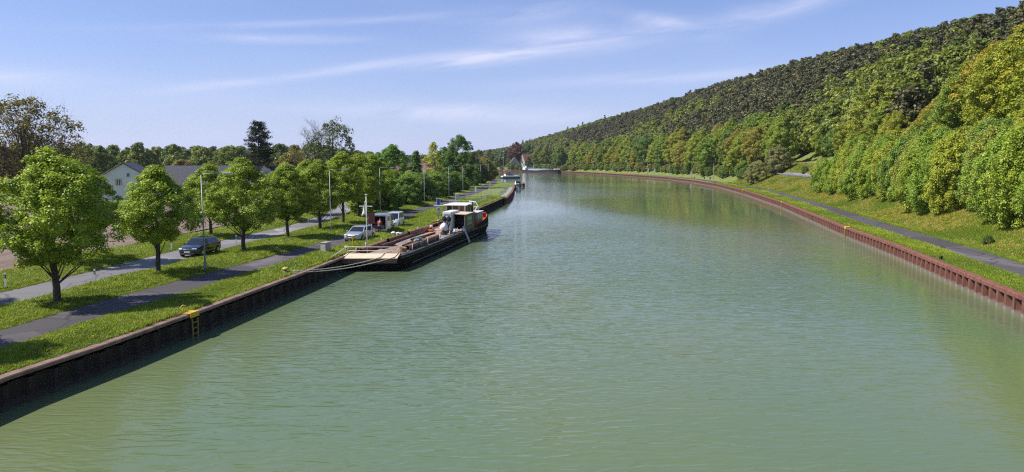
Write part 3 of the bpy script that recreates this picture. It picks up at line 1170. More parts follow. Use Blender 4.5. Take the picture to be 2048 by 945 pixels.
for i, (x, y, s, c) in enumerate([(26, 712, 1.0, (.12, .165, .035)), (33, 690, 1.1, (.14, .17, .04)), (44, 668, 1.05, (.12, .165, .035)), (-9, 760, 1.0, (.075, .115, .04)),
                                  (-24, 765, 1.0, (.09, .13, .04)), (-36, 770, 1.0, (.10, .13, .04)), (16, 775, 1.2, (.07, .115, .035)), (28, 730, 1.05, (.13, .15, .04))]):
    plant(BROAD[i % 3], 'village_tree', (x, y, rz(x, y)), s, i * 1.1, c, 'green tree among the far houses at the end of the canal', 'trees round the far houses')


# ------------------------------------------------------------------ wooded hill (one mass of crowns)
def far_proto(name, seed, h, r, z0, shape, ncl, nlf, leaf, clr, m, flat=.7, inner=.35):
    tr, cr = make_tree(name, seed, h, r, z0, shape, ncl, nlf, leaf, clr, inner, .2, limbs=0, rough=.3, flat=flat)
    # join trunk and crown: one mesh, two materials
    cr.materials.clear()
    cr.materials.append(m)
    o = bpy.data.objects.new(name, cr)
    return o


FAR = [far_proto('far_pine_a', 91, 13, 2.9, 6.0, 'dome', 46, 30, .74, 1.0, PINE_FAR, .55),
       far_proto('far_pine_b', 92, 14, 2.6, 7.0, 'round', 40, 30, .74, .95, PINE_FAR, .55),
       far_proto('far_leafy_a', 93, 13, 3.8, 3.0, 'round', 60, 30, .78, 1.2, LEAF_FAR),
       far_proto('far_leafy_b', 94, 14, 3.6, 3.0, 'ovoid', 60, 30, .78, 1.2, LEAF_FAR),
       far_proto('far_spruce', 95, 17, 2.6, 3.0, 'cone', 60, 15, .95, .8, PINE_FAR, .6)]


def scatter(name, pts, scl, rot, pid, shade, protos):
    me = np_mesh(name, pts, np.zeros((0, 4), int), None, {'scl': scl.astype(float), 'rot': rot.astype(float), 'pid': pid.astype(int), 'shade': shade.astype(float)})
    o = link(name, me)
    ng = bpy.data.node_groups.new(name, 'GeometryNodeTree')
    ng.interface.new_socket('Geometry', in_out='INPUT', socket_type='NodeSocketGeometry')
    ng.interface.new_socket('Geometry', in_out='OUTPUT', socket_type='NodeSocketGeometry')
    N, L = ng.nodes.new, ng.links.new
    gi, go = N('NodeGroupInput'), N('NodeGroupOutput')
    g2i = N('GeometryNodeGeometryToInstance')
    for p in reversed(protos):
        oi = N('GeometryNodeObjectInfo')
        oi.inputs['Object'].default_value = p
        L(oi.outputs['Geometry'], g2i.inputs[0])

    def attr(n, t):
        a = N('GeometryNodeInputNamedAttribute')
        a.data_type = t
        a.inputs[0].default_value = n
        return a.outputs[0]
    iop = N('GeometryNodeInstanceOnPoints')
    m2p = N('GeometryNodeMeshToPoints')
    L(gi.outputs[0], m2p.inputs[0])
    L(m2p.outputs[0], iop.inputs['Points'])
    L(g2i.outputs[0], iop.inputs['Instance'])
    iop.inputs['Pick Instance'].default_value = True
    L(attr('pid', 'INT'), iop.inputs['Instance Index'])
    cx = N('ShaderNodeCombineXYZ')
    L(attr('rot', 'FLOAT'), cx.inputs[2])
    e2r = N('FunctionNodeEulerToRotation')
    L(cx.outputs[0], e2r.inputs[0])
    L(e2r.outputs[0], iop.inputs['Rotation'])
    L(attr('scl', 'FLOAT'), iop.inputs['Scale'])
    L(iop.outputs[0], go.inputs[0])
    md = o.modifiers.new('scatter', 'NODES')
    md.node_group = ng
    return o


def hill_forest():
    n = 15000
    rng = np.random.default_rng(17)
    q = rng.uniform(q_of_y(40), ST_T[20] - 40, n)
    c = [np.interp(q, ST_T, ST[:, k]) for k in range(5)]
    Lr = np.hypot(c[2] - c[0], c[3] - c[1])
    f = rng.uniform(0, 1.04, n)
    s = 30 + f * (Lr - 30)
    x, y, z = RP(q, s)
    ang = x / np.maximum(y, 1)
    by = c[1]
    near = (by < 175) & (s < 95)
    edge = (by >= 175) & (s < 38)
    ok = (y > 80) & (ang < .80) & (ang > -.45) & ~near & ~edge
    # thin the far flat end
    q, s, x, y, z, f, by, ang = [v[ok] for v in (q, s, x, y, z, f, by, ang)]
    m = len(x)
    patch = np.sin(x * .031 + 1.3) * np.sin(y * .017 + .4) + .6 * np.sin(x * .011 - y * .023) + rng.normal(0, .33, m)
    # leafy crowns along the ridge, at the foot and in drifts; pines on the slope between
    leafy = (f > .80 + .1 * np.sin(q * .02)) * 1.0 + ((s < 75) & (by > 250)) * .9 + (by > 600) * .9 + (patch > .62) * 1.0
    is_leaf = rng.uniform(0, 1.25, m) < leafy
    pid = np.where(is_leaf, rng.integers(2, 4, m), rng.integers(0, 2, m))
    pid = np.where((f > .93) & (rng.uniform(size=m) < .07), 4, pid)
    scl = rng.uniform(.6, 1.3, m) * np.where(by > 650, .8, 1)
    pts = np.c_[x, y, z - .3]
    shade = np.clip(rng.normal(.5, .30, m) + np.where(is_leaf, patch * .12, 0), 0, 1)
    o = scatter('hillside_forest', pts, scl, rng.uniform(0, 6.28, m), pid, shade, FAR)
    tag(o, 'dark pine and green leaf forest covering the long hill on the right', 'forest', kind='stuff')


hill_forest()


def far_belt():
    rng = np.random.default_rng(23)
    n = 1500
    x = rng.uniform(-520, -20, n)
    y = 330 + rng.uniform(0, 1, n) ** 1.2 * 330 - np.abs(x) * .12
    ok = (x < -60 - (y - 250) * .15)
    x, y = x[ok], y[ok]
    m = len(x)
    o = scatter('distant_treeline', np.c_[x, y, np.full(m, LAND_Z - .3)], rng.uniform(.85, 1.2, m), rng.uniform(0, 6.28, m), rng.integers(2, 4, m),
                np.clip(rng.normal(.45, .25, m), 0, 1), FAR)
    tag(o, 'low distant woodland along the horizon behind the farm on the left', 'woodland', kind='stuff')


far_belt()
for i in range(26):
    q = ST_T[15] + (ST_T[19] - ST_T[15]) * i / 30.0
    x, yy, z = [float(v) for v in RP(q, random.uniform(7, 13))]
    k = random.uniform(.7, 1.3)
    plant(BUSH[i % 2], 'far_bank_bush', (x, yy, z - .1), k, i * 1.7, random.choice([(.10, .15, .035), (.12, .165, .035), (.08, .12, .035), (.14, .14, .05)]),
          'bush on the bank before the far houses', 'bushes before the far houses', 'bush', sz=k * .75)

x, yy, z = [float(v) for v in RP(q_of_y(67.5), 7.4)]
plant(BUSH[0], 'low_bush', (x, yy, z - .05), .15, .2, (.05, .085, .02), 'tiny dark bush in the grass beside the right cycle path', cat='bush')
# ------------------------------------------------------------------ grass blades
def tuft(name, seed, n, h, spread, m):
    rng = np.random.default_rng(seed)
    V, F, T = [], [], []
    for i in range(n):
        a, rr = rng.uniform(0, 6.28), spread * math.sqrt(rng.uniform())
        b = np.array([math.cos(a) * rr, math.sin(a) * rr, -.02])
        d = rng.uniform(0, 6.28)
        bend = rng.uniform(.15, .75)
        hh = h * rng.uniform(.55, 1.25)
        w = .012 + .010 * rng.uniform()
        sd = np.array([-math.sin(d), math.cos(d), 0]) * w
        fw = np.array([math.cos(d), math.sin(d), 0])
        m1 = b + fw * hh * bend * .35 + np.array([0, 0, hh * .6])
        tp = b + fw * hh * bend + np.array([0, 0, hh])
        k = len(V)
        V += [b - sd, b + sd, m1 + sd * .8, m1 - sd * .8, tp]
        F += [(k, k + 1, k + 2, k + 3), (k + 3, k + 2, k + 4, k + 4)]
        T += [rng.uniform(0, 1)] * 5
    V = np.array(V)
    me = bpy.data.meshes.new(name)
    me.from_pydata(V.tolist(), [], [tuple(dict.fromkeys(f)) for f in F])
    at = me.attributes.new('tint', 'FLOAT', 'POINT')
    at.data.foreach_set('value', np.array(T, np.float32))
    me.materials.append(m)
    return bpy.data.objects.new(name, me)


GRASS_BLADE = leaf_mat('grass_blade', (.128, .192, .017), .3, True)
DRY_BLADE = leaf_mat('dry_blade', (.28, .26, .105), .3, True)
FLOWER = leaf_mat('dandelion', (.62, .50, .03), .1, False)


def dandelion():
    mb = MB()
    for k in range(3):
        x, y, z = [(.1, .05, .2), (-.12, .1, .17), (.02, -.14, .22)][k]
        mb.tube([(x, y, 0), (x, y, z)], .006, 3, cap=False)
        mb.ball((x, y, z), .035, 6, 3, (1, 1, .5))
    return bpy.data.objects.new('dandelion', mb.mesh('dandelion', FLOWER, fix=False))


TUFTS = [tuft('tuft_a', 1, 26, .15, .24, GRASS_BLADE), tuft('tuft_b', 2, 26, .22, .22, GRASS_BLADE), tuft('tuft_c', 3, 22, .34, .2, GRASS_BLADE),
         tuft('tuft_dry', 4, 24, .26, .22, DRY_BLADE), dandelion()]


def left_grass():
    rng = np.random.default_rng(5)
    n = 300000
    y = 24 + 136 * rng.uniform(0, 1, n) ** 1.55
    x = np.interp(y, LQY, LQX) - .12 - rng.uniform(0, 22, n)
    P = np.c_[x, y]
    dp = seg_dist(P, PATH_LD[::2])
    dr = seg_dist(P, ROAD_LD[::2])
    ok = (dp > 1.36 + .2 * rng.uniform(size=n)) & (dr > 1.72 + .25 * rng.uniform(size=n)) & (x > -36.5 + np.where(y > 90, (y - 90) * .02, 0))
    P, dp, dr = P[ok], dp[ok], dr[ok]
    m = len(P)
    pat = np.sin(P[:, 0] * 1.1 + 2 * np.sin(P[:, 1] * .21)) + np.sin(P[:, 1] * .53 + 1.4) + rng.normal(0, .7, m)
    pid = np.where(pat > 1.2, 2, np.where(pat > -.2, 1, 0))
    pid = np.where((pat > 1.75) & (rng.uniform(size=m) < .35), 3, pid)
    pid = np.where(rng.uniform(size=m) < .010, 4, pid)
    far = 1 + np.clip((P[:, 1] - 45) / 110, 0, 1) * .7
    # mown strip beside the quay and path edges is shorter
    worn = .75 + .35 * np.sin(P[:, 0] * .35 + 1.7 * np.sin(P[:, 1] * .09)) * np.sin(P[:, 1] * .17 + .8)
    scl = rng.uniform(.6, 1.25, m) * far * worn * np.where((dp < 2.1) | (dr < 2.4), .7, 1)
    shade = np.clip(.5 + pat * .13 + rng.normal(0, .15, m), 0, 1)
    z = left_z(P)
    o = scatter('grass', np.c_[P, z], scl, rng.uniform(0, 6.28, m), pid, shade, TUFTS)
    tag(o, 'bright green grass with dandelions on the left bank verges', 'grass', kind='stuff')


def right_grass():
    rng = np.random.default_rng(6)
    n = 240000
    yb = 30 + 240 * rng.uniform(0, 1, n) ** 1.5
    q = np.interp(yb, ST[:18, 1], ST_T[:18])
    s = rng.uniform(.15, np.where(yb > 165, 24, 16), n)
    pi = path_in(q)
    ok = ((s < pi - .05) | (s > pi + 3.1)) & ((s < 15.0) | (s > 17.6))
    q, s = q[ok], s[ok]
    x, y, z = RP(q, s)
    m = len(x)
    pat = np.sin(q * .35 + 1.5 * np.sin(s * .9)) + np.sin(q * .11 + s * .6) + rng.normal(0, .7, m)
    slope = s > 6.8
    dry = slope & (rng.uniform(size=m) < np.clip(.10 + .16 * pat, 0, .5))
    pid = np.where(dry, 3, np.where(pat > 1.0, 1, 0))
    pid = np.where(slope & (pat > 2.1) & ~dry, 2, pid)
    scl = rng.uniform(.55, .95, m) * (1 + np.clip((y - 60) / 120, 0, 1.8) * .8)
    shade = np.clip(.5 + pat * .12 + rng.normal(0, .15, m), 0, 1)
    o = scatter('grass', np.c_[x, y, z], scl, rng.uniform(0, 6.28, m), pid, shade, TUFTS)
    tag(o, 'green and straw coloured grass on the slope of the right bank', 'grass', kind='stuff')


left_grass()
right_grass()

# ------------------------------------------------------------------ small street furniture
GALV = mat('galvanised', (.30, .315, .32), .55, .35, var=.12, scale=5)
WHITE = mat('white_paint', (.78, .78, .76), .45, var=.06, scale=4)
OFFWHITE = mat('off_white', (.66, .62, .55), .6, var=.12, scale=2)
BLACKP = mat('black_paint', (.012, .012, .013), .4, var=.3, scale=3)
YELLOW = mat('yellow_paint', (.66, .44, .04), .5, var=.15, scale=6)
YELLOW_SHADED = mat('shaded_yellow', (.36, .26, .06), .7, var=.3, scale=6)  # yellow darkened to put the shade on the ladders into the colour
RED = mat('red_paint', (.42, .035, .03), .5, var=.15, scale=4)
ORANGE = mat('orange_paint', (.60, .15, .025), .55, var=.2, scale=3)
BLUE = mat('blue_sign', (.025, .10, .42), .4, var=.1, scale=4)
GREY = mat('grey_paint', (.30, .31, .32), .5, var=.12, scale=4)
DGREY = mat('dark_grey', (.055, .058, .062), .6, var=.2, scale=4)
RUBBER = mat('rubber', (.018, .018, .018), .85, var=.2, scale=12)
GLASS = mat('dark_glass', (.014, .018, .024), .06, var=.2, scale=1.5, spec=.8)
SILVER = mat('silver_paint', (.50, .53, .57), .32, .55, var=.04, scale=3, coat=.6)
SILVER2 = mat('pale_silver_paint', (.60, .63, .68), .35, .4, var=.04, scale=3, coat=.5)
BLACKCAR = mat('black_car_paint', (.008, .009, .014), .18, 0, var=.1, scale=3, coat=1.0)
RUST = mat('rust', (.235, .105, .055), .85, var=.4, scale=2.5, col2=(.34, .18, .11), bmp=.5, bscale=14)
RUST_D = mat('rust_dark', (.13, .065, .042), .85, var=.4, scale=2.5, bmp=.5, bscale=14)
CREAM = mat('cream_paint', (.64, .52, .36), .6, var=.1, scale=1.5)
OLIVE = mat('olive_tarp', (.17, .15, .085), .75, var=.2, scale=2)
WOOD = mat('brown_wood', (.16, .085, .055), .6, var=.3, scale=4)
PLATE_RUST = mat('deck_plate_rust', (.30, .18, .125), .85, var=.35, scale=1.1, col2=(.42, .29, .22), bmp=.3, bscale=10)
PLATE_GREY = mat('deck_plate_grey', (.23, .215, .21), .8, var=.3, scale=1.2, col2=(.34, .27, .23), bmp=.3, bscale=10)
HULLBLACK = mat('hull_black', (.006, .006, .006), .7, var=.5, scale=1.5, spec=.12)
ROPE = mat('rope', (.62, .58, .47), .9, var=.15, scale=12)
CHROME = mat('bright_metal', (.62, .63, .65), .25, .9, var=.05)
LAMP = mat('lamp_lens', (.75, .77, .8), .15, 0, var=.05)


def lamp_proto():
    r = empty('street_lamp')
    MB().tube([(0, 0, -.1), (0, 0, 1.2), (0, 0, 7.05)], [.075, .06, .036], 10).build('pole', GALV, r, smooth=True)
    MB().box((0, 0, .55), (.16, .17, .5)).build('access_door', GALV, r)
    MB().tube([(0, 0, 7.0), (.08, 0, 7.12), (1.45, 0, 7.2)], .026, 8).build('arm', GALV, r, smooth=True)
    h = MB().box((1.8, 0, 7.2), (.7, .2, .085), taper=.75).build('lamp_head', GALV, r, bevel=.02)
    MB().box((1.82, 0, 7.13), (.6, .18, .03)).build('lens', LAMP, h)
    return r


def place(proto, used, loc, rzv, label, group=None, cat=None, sc=1.0):
    o = proto if not used else copy_tree(proto)
    o.location = loc
    o.rotation_euler = (0, 0, rzv)
    o.scale = (sc, sc, sc)
    tag(o, label, cat, group)
    return o


lp = lamp_proto()
lamps = [(-22.3, 51.1), (-20.2, 78.9), (-19.3, 104), (-16.4, 133), (-14.0, 158), (-12.4, 180), (-11.2, 212), (-10.6, 240), (-9.2, 276)]
for i, (x, y) in enumerate(lamps):
    place(lp, i > 0, (x, y, LAND_Z), .12, '%s grey street lamp along the left towpath, counted from the camera' % ORD[i],
          'street lamps along the left towpath', 'street lamp')
k = 0
for y in (300, 345, 390, 433, 475, 515, 553, 590):
    x, yy, z = [float(v) for v in RP(q_of_y(y), 5.6)]
    place(lp, True, (x, yy, z), math.pi + .2, '%s slim lamp along the far right bank, counted from the nearer end' % ORD[k],
          'street lamps along the right bank', 'street lamp', sc=1.15)
    k += 1


def guide_proto():
    r = empty('guide_post')
    poly = [(-.06, -.05), (.06, -.05), (0, .07)]
    MB().prism(poly, 2, -.1, .68).build('post', WHITE, r)
    MB().prism([(x * 1.02, y * 1.02) for x, y in poly], 2, .68, .92).build('black_band', BLACKP, r)
    MB().prism(poly, 2, .92, 1.02).build('cap', WHITE, r)
    MB().box((0, -.054, .80), (.05, .012, .16)).build('reflector', CHROME, r)
    return r


gp = guide_proto()
for i, (x, y, lab) in enumerate([(-27.2, 45.8, 'white guide post with black band on the verge right of the nearest linden'),
                                 (-26.2, 67.1, 'white guide post at the road edge behind the black car'),
                                 (-24.6, 85.5, 'white guide post at the road edge near the second street lamp'),
                                 (-24.3, 103.6, 'white guide post on the inside of the road bend'),
                                 (-26.0, 117.6, 'farthest white guide post where the road bends away'),
                                 (-31.9, 44.2, 'white guide post on the field side of the road at the left edge'),
                                 (-30.9, 64.0, 'white guide post on the field side of the road by the black car'),
                                 (-29.9, 85.5, 'white guide post on the field side beyond the black car')]):
    place(gp, i > 0, (x, y, LAND_Z + .02), 0, lab, 'guide posts along the road', 'guide post')

# concrete cabinet beside the path
cb = empty('concrete_cabinet', (-16.1, 60.9, LAND_Z), R(-14))
tag(cb, 'pale concrete utility cabinet on the grass beside the barge bow', 'cabinet')
MB().box((0, 0, .72), (.62, 1.25, 1.44)).build('housing', CONCRETE, cb, bevel=.03)
cb.scale = (.85, .7, .74)
MB().box((0, 0, 1.46), (.70, 1.33, .07)).build('lid', CONCRETE, cb, bevel=.015)
MB().box((0, -.632, .70), (.46, .014, 1.1)).build('door', mat('concrete_pale', (.45, .43, .40), .8), cb)
MB().box((.315, 0, .74), (.014, 1.0, 1.1)).build('side_panel', CONCRETE, cb)

# bollards and ropes
def bollard(loc, label):
    r = empty('mooring_bollard', loc)
    tag(r, label, 'bollard', 'mooring bollards')
    MB().lathe([(.16, -.05), (.14, .1), (.13, .32)], n=12).build('post', GREY, r, smooth=True)
    MB().lathe([(.02, .30), (.21, .32), (.22, .40), (.15, .46), (.02, .48)], n=12).build('cap', YELLOW, r, smooth=True)
    return r


bollard((-16.25, 50.4, LAND_Z), 'small yellow topped bollard on the left quay holding the barge ropes')
bollard((-14.9, 63.6, LAND_Z), 'yellow topped bollard on the grass by the barge rail')
x_, y_, z_ = [float(v) for v in RP(q_of_y(57.6), .25)]
bb = empty('wall_bollard', (x_, y_, 1.29))
tag(bb, 'small black bollard on the rusty cap of the right wall', 'bollard')
MB().lathe([(.14, -.02), (.12, .06), (.11, .22)], n=10).build('post', BLACKP, bb, smooth=True)
MB().lathe([(.02, .2), (.17, .22), (.17, .28), (.02, .31)], n=10).build('cap', BLACKP, bb, smooth=True)
bollard((-9.6, 92.5, LAND_Z), 'yellow topped bollard beside the barge stern')


def rope(name, a, b, sag, label, r=.03):
    a, b = Vector(a), Vector(b)
    pts = [a.lerp(b, t) - Vector((0, 0, sag * 4 * t * (1 - t))) for t in np.linspace(0, 1, 14)]
    o = MB().tube(pts, r, 6).build(name, ROPE, smooth=True)
    return tag(o, label, 'rope', 'mooring ropes of the barge')


# ladders in the wall
def ladder_proto():
    r = empty('quay_ladder')
    MB().box((0, -.16, 1.33), (.8, .58, .03)).box((0, -.45, 1.2), (.8, .03, .24)).build('guard_plate', YELLOW, r)
    MB().tube([(-.30, .15, 1.3), (-.33, .18, 1.6), (-.22, .05, 1.74), (-.12, -.1, 1.68)], .03, 8).build('grab_handle', YELLOW, r, smooth=True)
    for x in (-.24, .24):
        MB().box((x, -.46, .35), (.06, .05, 1.3)).build('ladder_rail', YELLOW_SHADED, r)
    for z in (-.1, .2, .5, .8):
        MB().box((0, -.455, z), (.46, .04, .04)).build('rung', YELLOW_SHADED, r)
    return r


ld = ladder_proto()
used = False
for i, y in enumerate((86.8, 142.7, 204, 258, 318, 369, 409, 441, 478, 521, 560)):
    a, b = [np.array([float(v) for v in RP(q_of_y(y) + d, 0)][:2]) for d in (-1, 1)]
    d = a - b
    c = (a + b) / 2
    place(ld, used, (c[0], c[1], 0), math.atan2(d[1], d[0]), '%s yellow ladder in the rusty right wall, counted from the camera' % ORD[i],
          'yellow ladders in the right wall', 'ladder')
    used = True
c0, c1 = np.array([quay_x(37), 37.0]), np.array([quay_x(38.4), 38.4])
d = c1 - c0
place(ld, True, (c0[0], c0[1], 0), math.atan2(d[1], d[0]), 'yellow ladder in the dark left quay wall', None, 'ladder')

# signs on the left bank
def text_mesh(s, size, m, name='lettering'):
    cu = bpy.data.curves.new(name, 'FONT')
    cu.body = s
    cu.size = size
    cu.align_x = 'CENTER'
    cu.align_y = 'CENTER'
    cu.extrude = .004
    o = bpy.data.objects.new(name, cu)
    COL.objects.link(o)
    dg = bpy.context.evaluated_depsgraph_get()
    me = bpy.data.meshes.new_from_object(o.evaluated_get(dg))
    bpy.data.objects.remove(o)
    me.materials.clear()
    me.materials.append(m)
    return me


bs = empty('mooring_sign', (-9.7, 93.6, LAND_Z), R(6))
tag(bs, 'blue sign with white plate below it on a post behind the barge', 'sign')
MB().tube([(0, 0, -.1), (0, 0, 3.2)], .045, 8).build('post', GALV, bs, smooth=True)
MB().box((0, -.055, 2.65), (.42, .03, 1.0)).build('blue_panel', BLUE, bs, bevel=.01)
MB().box((0, -.05, 2.65), (.50, .02, 1.1)).build('white_border', WHITE, bs, bevel=.01)
MB().box((.02, -.055, 1.75), (.42, .03, .62)).build('white_panel', WHITE, bs, bevel=.01)
MB().box((-.06, -.075, 1.77), (.10, .012, .36)).box((.09, -.075, 1.72), (.08, .012, .3)).build('marking', DGREY, bs)

kb = empty('kilometre_board', (-10.3, 132.7, LAND_Z), R(4))
tag(kb, 'tall white kilometre board with stacked grey digits beside the towpath', 'sign')
MB().box((0, 0, 1.05), (.62, .28, 2.1)).build('panel', WHITE, kb, bevel=.02)
for s, z in (('2', 1.65), ('2', 1.1), ('2', .5)):
    o = link('digit', text_mesh(s, .62, DGREY), kb, (0, -.15, z))
    o.rotation_euler = (R(90), 0, 0)
for x, y, h, lab in ((-9.0, 176, 1.9, 'white marker board farther along the towpath'), (-6.4, 205, 2.0, 'pale yellow green marker board near the far railing')):
    r = empty('marker_board', (x, y, LAND_Z))
    tag(r, lab, 'sign')
    MB().tube([(0, 0, -.05), (0, 0, h)], .05, 8).build('post', WHITE, r)
    MB().box((0, -.06, h * .62), (.45, .05, h * .7)).build('panel', WHITE if h < 2 else CREAM, r, bevel=.01)

rsn = empty('red_framed_sign', (-14.0, 70.6, LAND_Z), R(8))
tag(rsn, 'red framed board on a grey post between silver car and open van', 'sign')
MB().tube([(0, 0, -.05), (0, 0, 2.6)], .05, 8).build('post', GALV, rsn, smooth=True)
MB().box((0, -.07, 2.35), (.44, .02, .84)).build('board', mat('sign_face', (.15, .085, .075), .6), rsn)
f = MB()
for a in (-1, 1):
    f.box((a * .27, -.07, 2.35), (.10, .04, 1.04))
    f.box((0, -.07, 2.35 + a * .47), (.44, .04, .10))
f.build('red_frame', RED, rsn)

yp = empty('yellow_marker_post', (-14.9, 66.0, LAND_Z))
tag(yp, 'short yellow marker post at the quay edge behind the barge rail', 'marker post')
MB().tube([(0, 0, -.05), (0, 0, .8)], .035, 8).build('post', YELLOW, yp)
MB().box((0, 0, .95), (.24, .06, .3)).build('plate', YELLOW, yp, bevel=.01)


def railing(name, pts, h, label, m, gap=2.5):
    root = empty(name, pts[0])
    tag(root, label, 'railing')
    o0 = Vector(pts[0])
    P = [Vector(p) - o0 for p in pts]
    for p in P:
        MB().tube([p, p + Vector((0, 0, h))], .035, 6).build('post', m, root)
    for z in (h, h * .66, h * .33):
        MB().tube([p + Vector((0, 0, z)) for p in P], .028, 6).build('rail', m, root)
    return root


railing('quay_railing', [(quay_x(y) - 1.7, y, LAND_Z) for y in np.arange(101, 156, 2.5)], 1.05, 'grey steel railing along the left quay beyond the barge', GREY)
railing('quay_railing', [(quay_x(y) - 1.5, y, LAND_Z) for y in np.arange(159, 226, 3)], 1.05, 'far grey railing on the left quay before the small boat', GREY)
for i, (y0, w) in enumerate(((128, 4), (146, 4), (168, 4), (188, 4))):
    railing('cross_railing', [(quay_x(y0) - 1.9 - t, y0 + .1 * t, LAND_Z) for t in np.linspace(0, w, 4)], 1.0,
            '%s pale railing running from the towpath to the quay, counted from the barge' % ORD[i], OFFWHITE)
# concrete edge strip along the far quay
line = np.array([(quay_x(y) - .85, y) for y in np.arange(98, 157, 2.0)])
strip('quay_pavement', line, 1.2, LAND_Z + .03, CONCRETE)
line = np.array([(quay_x(y) - .85, y) for y in np.arange(158.5, 226, 2.0)])
strip('quay_pavement', line, 1.2, LAND_Z + .03, CONCRETE)


# guard rail on the right slope
def guard_rail(name, q0, q1, s, label, step=2.6):
    qs = np.arange(q0, q1, step)
    x, y, z = RP(qs, np.full(len(qs), s))
    root = empty(name, (x[0], y[0], z[0]))
    tag(root, label, 'guard rail')
    P = [Vector((x[i] - x[0], y[i] - y[0], z[i] - z[0])) for i in range(len(qs))]
    for p in P:
        MB().box((p.x, p.y, p.z + .3), (.1, .1, .8)).build('post', GALV, root)
    rings = []
    for i, p in enumerate(P):
        t = (P[min(i + 1, len(P) - 1)] - P[max(i - 1, 0)]).normalized()
        n = Vector((t.y, -t.x, 0)) * -1
        rings.append([tuple(p + n * (.09 + o_) + Vector((0, 0, zz))) for o_, zz in ((0, .42), (.08, .50), (0, .58), (.08, .66), (0, .74), (-.02, .74), (-.02, .42))])
    MB().loft(rings).build('beam', GALV, root)
    return root


guard_rail('guard_rail', q_of_y(188), q_of_y(262), 15.3, 'bright metal guard rail beside the lane on the right slope')
guard_rail('guard_rail', q_of_y(278), q_of_y(316), 2.0, 'pale guard rail at the water edge near the walkers')
for y, s, h, lab in ((300, 9, 1.6, 'small white sign at the right bank near the walkers'), (352, 6.8, 3.0, 'tall narrow white board by the trees left of the walkers'),
                     (438, 7.5, 3.8, 'left one of two white boards under the trees of the bend'), (425, 7.5, 3.8, 'right one of two white boards under the trees of the bend'),
                     (376, 1.6, 2.0, 'white post at the water edge on the right bank'), (450, 1.6, 2.0, 'white post at the water edge farther round the bend')):
    x, yy, z = [float(v) for v in RP(q_of_y(y), s)]
    r = empty('bank_sign', (x, yy, z))
    tag(r, lab, 'sign')
    MB().tube([(0, 0, -.1), (0, 0, h)], .06, 6).build('post', GALV, r)
    MB().box((0, -.08, h * .66), (.75, .05, h * .6)).build('panel', WHITE, r, bevel=.01)
x, yy, z = [float(v) for v in RP(q_of_y(232), 30.5)]
r = empty('route_sign', (x, yy, z))
tag(r, 'narrow white signpost on the upper lane below the trees', 'sign')
MB().tube([(0, 0, -.1), (0, 0, 2.6)], .05, 6).build('post', GALV, r)
MB().box((0, -.07, 2.3), (.4, .05, 1.2)).build('panel', WHITE, r, bevel=.01)
# ------------------------------------------------------------------ vehicles
def bil(q, u, v):
    a, b, c, d = [Vector(x) for x in q]
    return (a.lerp(b, u)).lerp(d.lerp(c, u), v)


def pane(q, u0, u1, v0, v1, off):
    a, b, c, d = [Vector(x) for x in q]
    n = (b - a).cross(d - a).normalized()
    return [bil(q, u, v) + n * off for u, v in ((u0, v0), (u1, v0), (u1, v1), (u0, v1))]


def slab(mb, P, th):
    n = (P[1] - P[0]).cross(P[3] - P[0]).normalized() * th
    vs = [tuple(p) for p in P] + [tuple(p - n) for p in P]
    mb.add(vs, [(0, 1, 2, 3), (7, 6, 5, 4), (0, 4, 5, 1), (1, 5, 6, 2), (2, 6, 7, 3), (3, 7, 4, 0)])
    return mb


def wheel(root, x, y, r, w):
    t = MB()
    prof = [(r * .62, -w / 2), (r * .93, -w / 2), (r, -w * .3), (r, w * .3), (r * .93, w / 2), (r * .62, w / 2)]
    n = 18
    rings = [[(x + z, y + rr * math.cos(2 * math.pi * k / n), r + rr * math.sin(2 * math.pi * k / n)) for k in range(n)] for rr, z in prof]
    t.loft(rings, cap=True)
    wo = t.build('wheel', RUBBER, root, auto=40)
    sgn = 1 if x > 0 else -1
    h = MB()
    rings = [[(x + sgn * (w / 2 + dz), y + rr * math.cos(2 * math.pi * k / n), r + rr * math.sin(2 * math.pi * k / n)) for k in range(n)]
             for rr, dz in ((r * .62, .004), (r * .58, .012), (r * .2, .002), (r * .16, .02))]
    h.loft(rings)
    for k in range(5):
        a = 2 * math.pi * k / 5
        h.box((x + sgn * (w / 2 + .012), y + math.cos(a) * r * .38, r + math.sin(a) * r * .38), (.02, r * .42, r * .12),
              tilt=Matrix.Rotation(a, 3, 'X'))
    h.build('rim', CHROME, wo, auto=40)


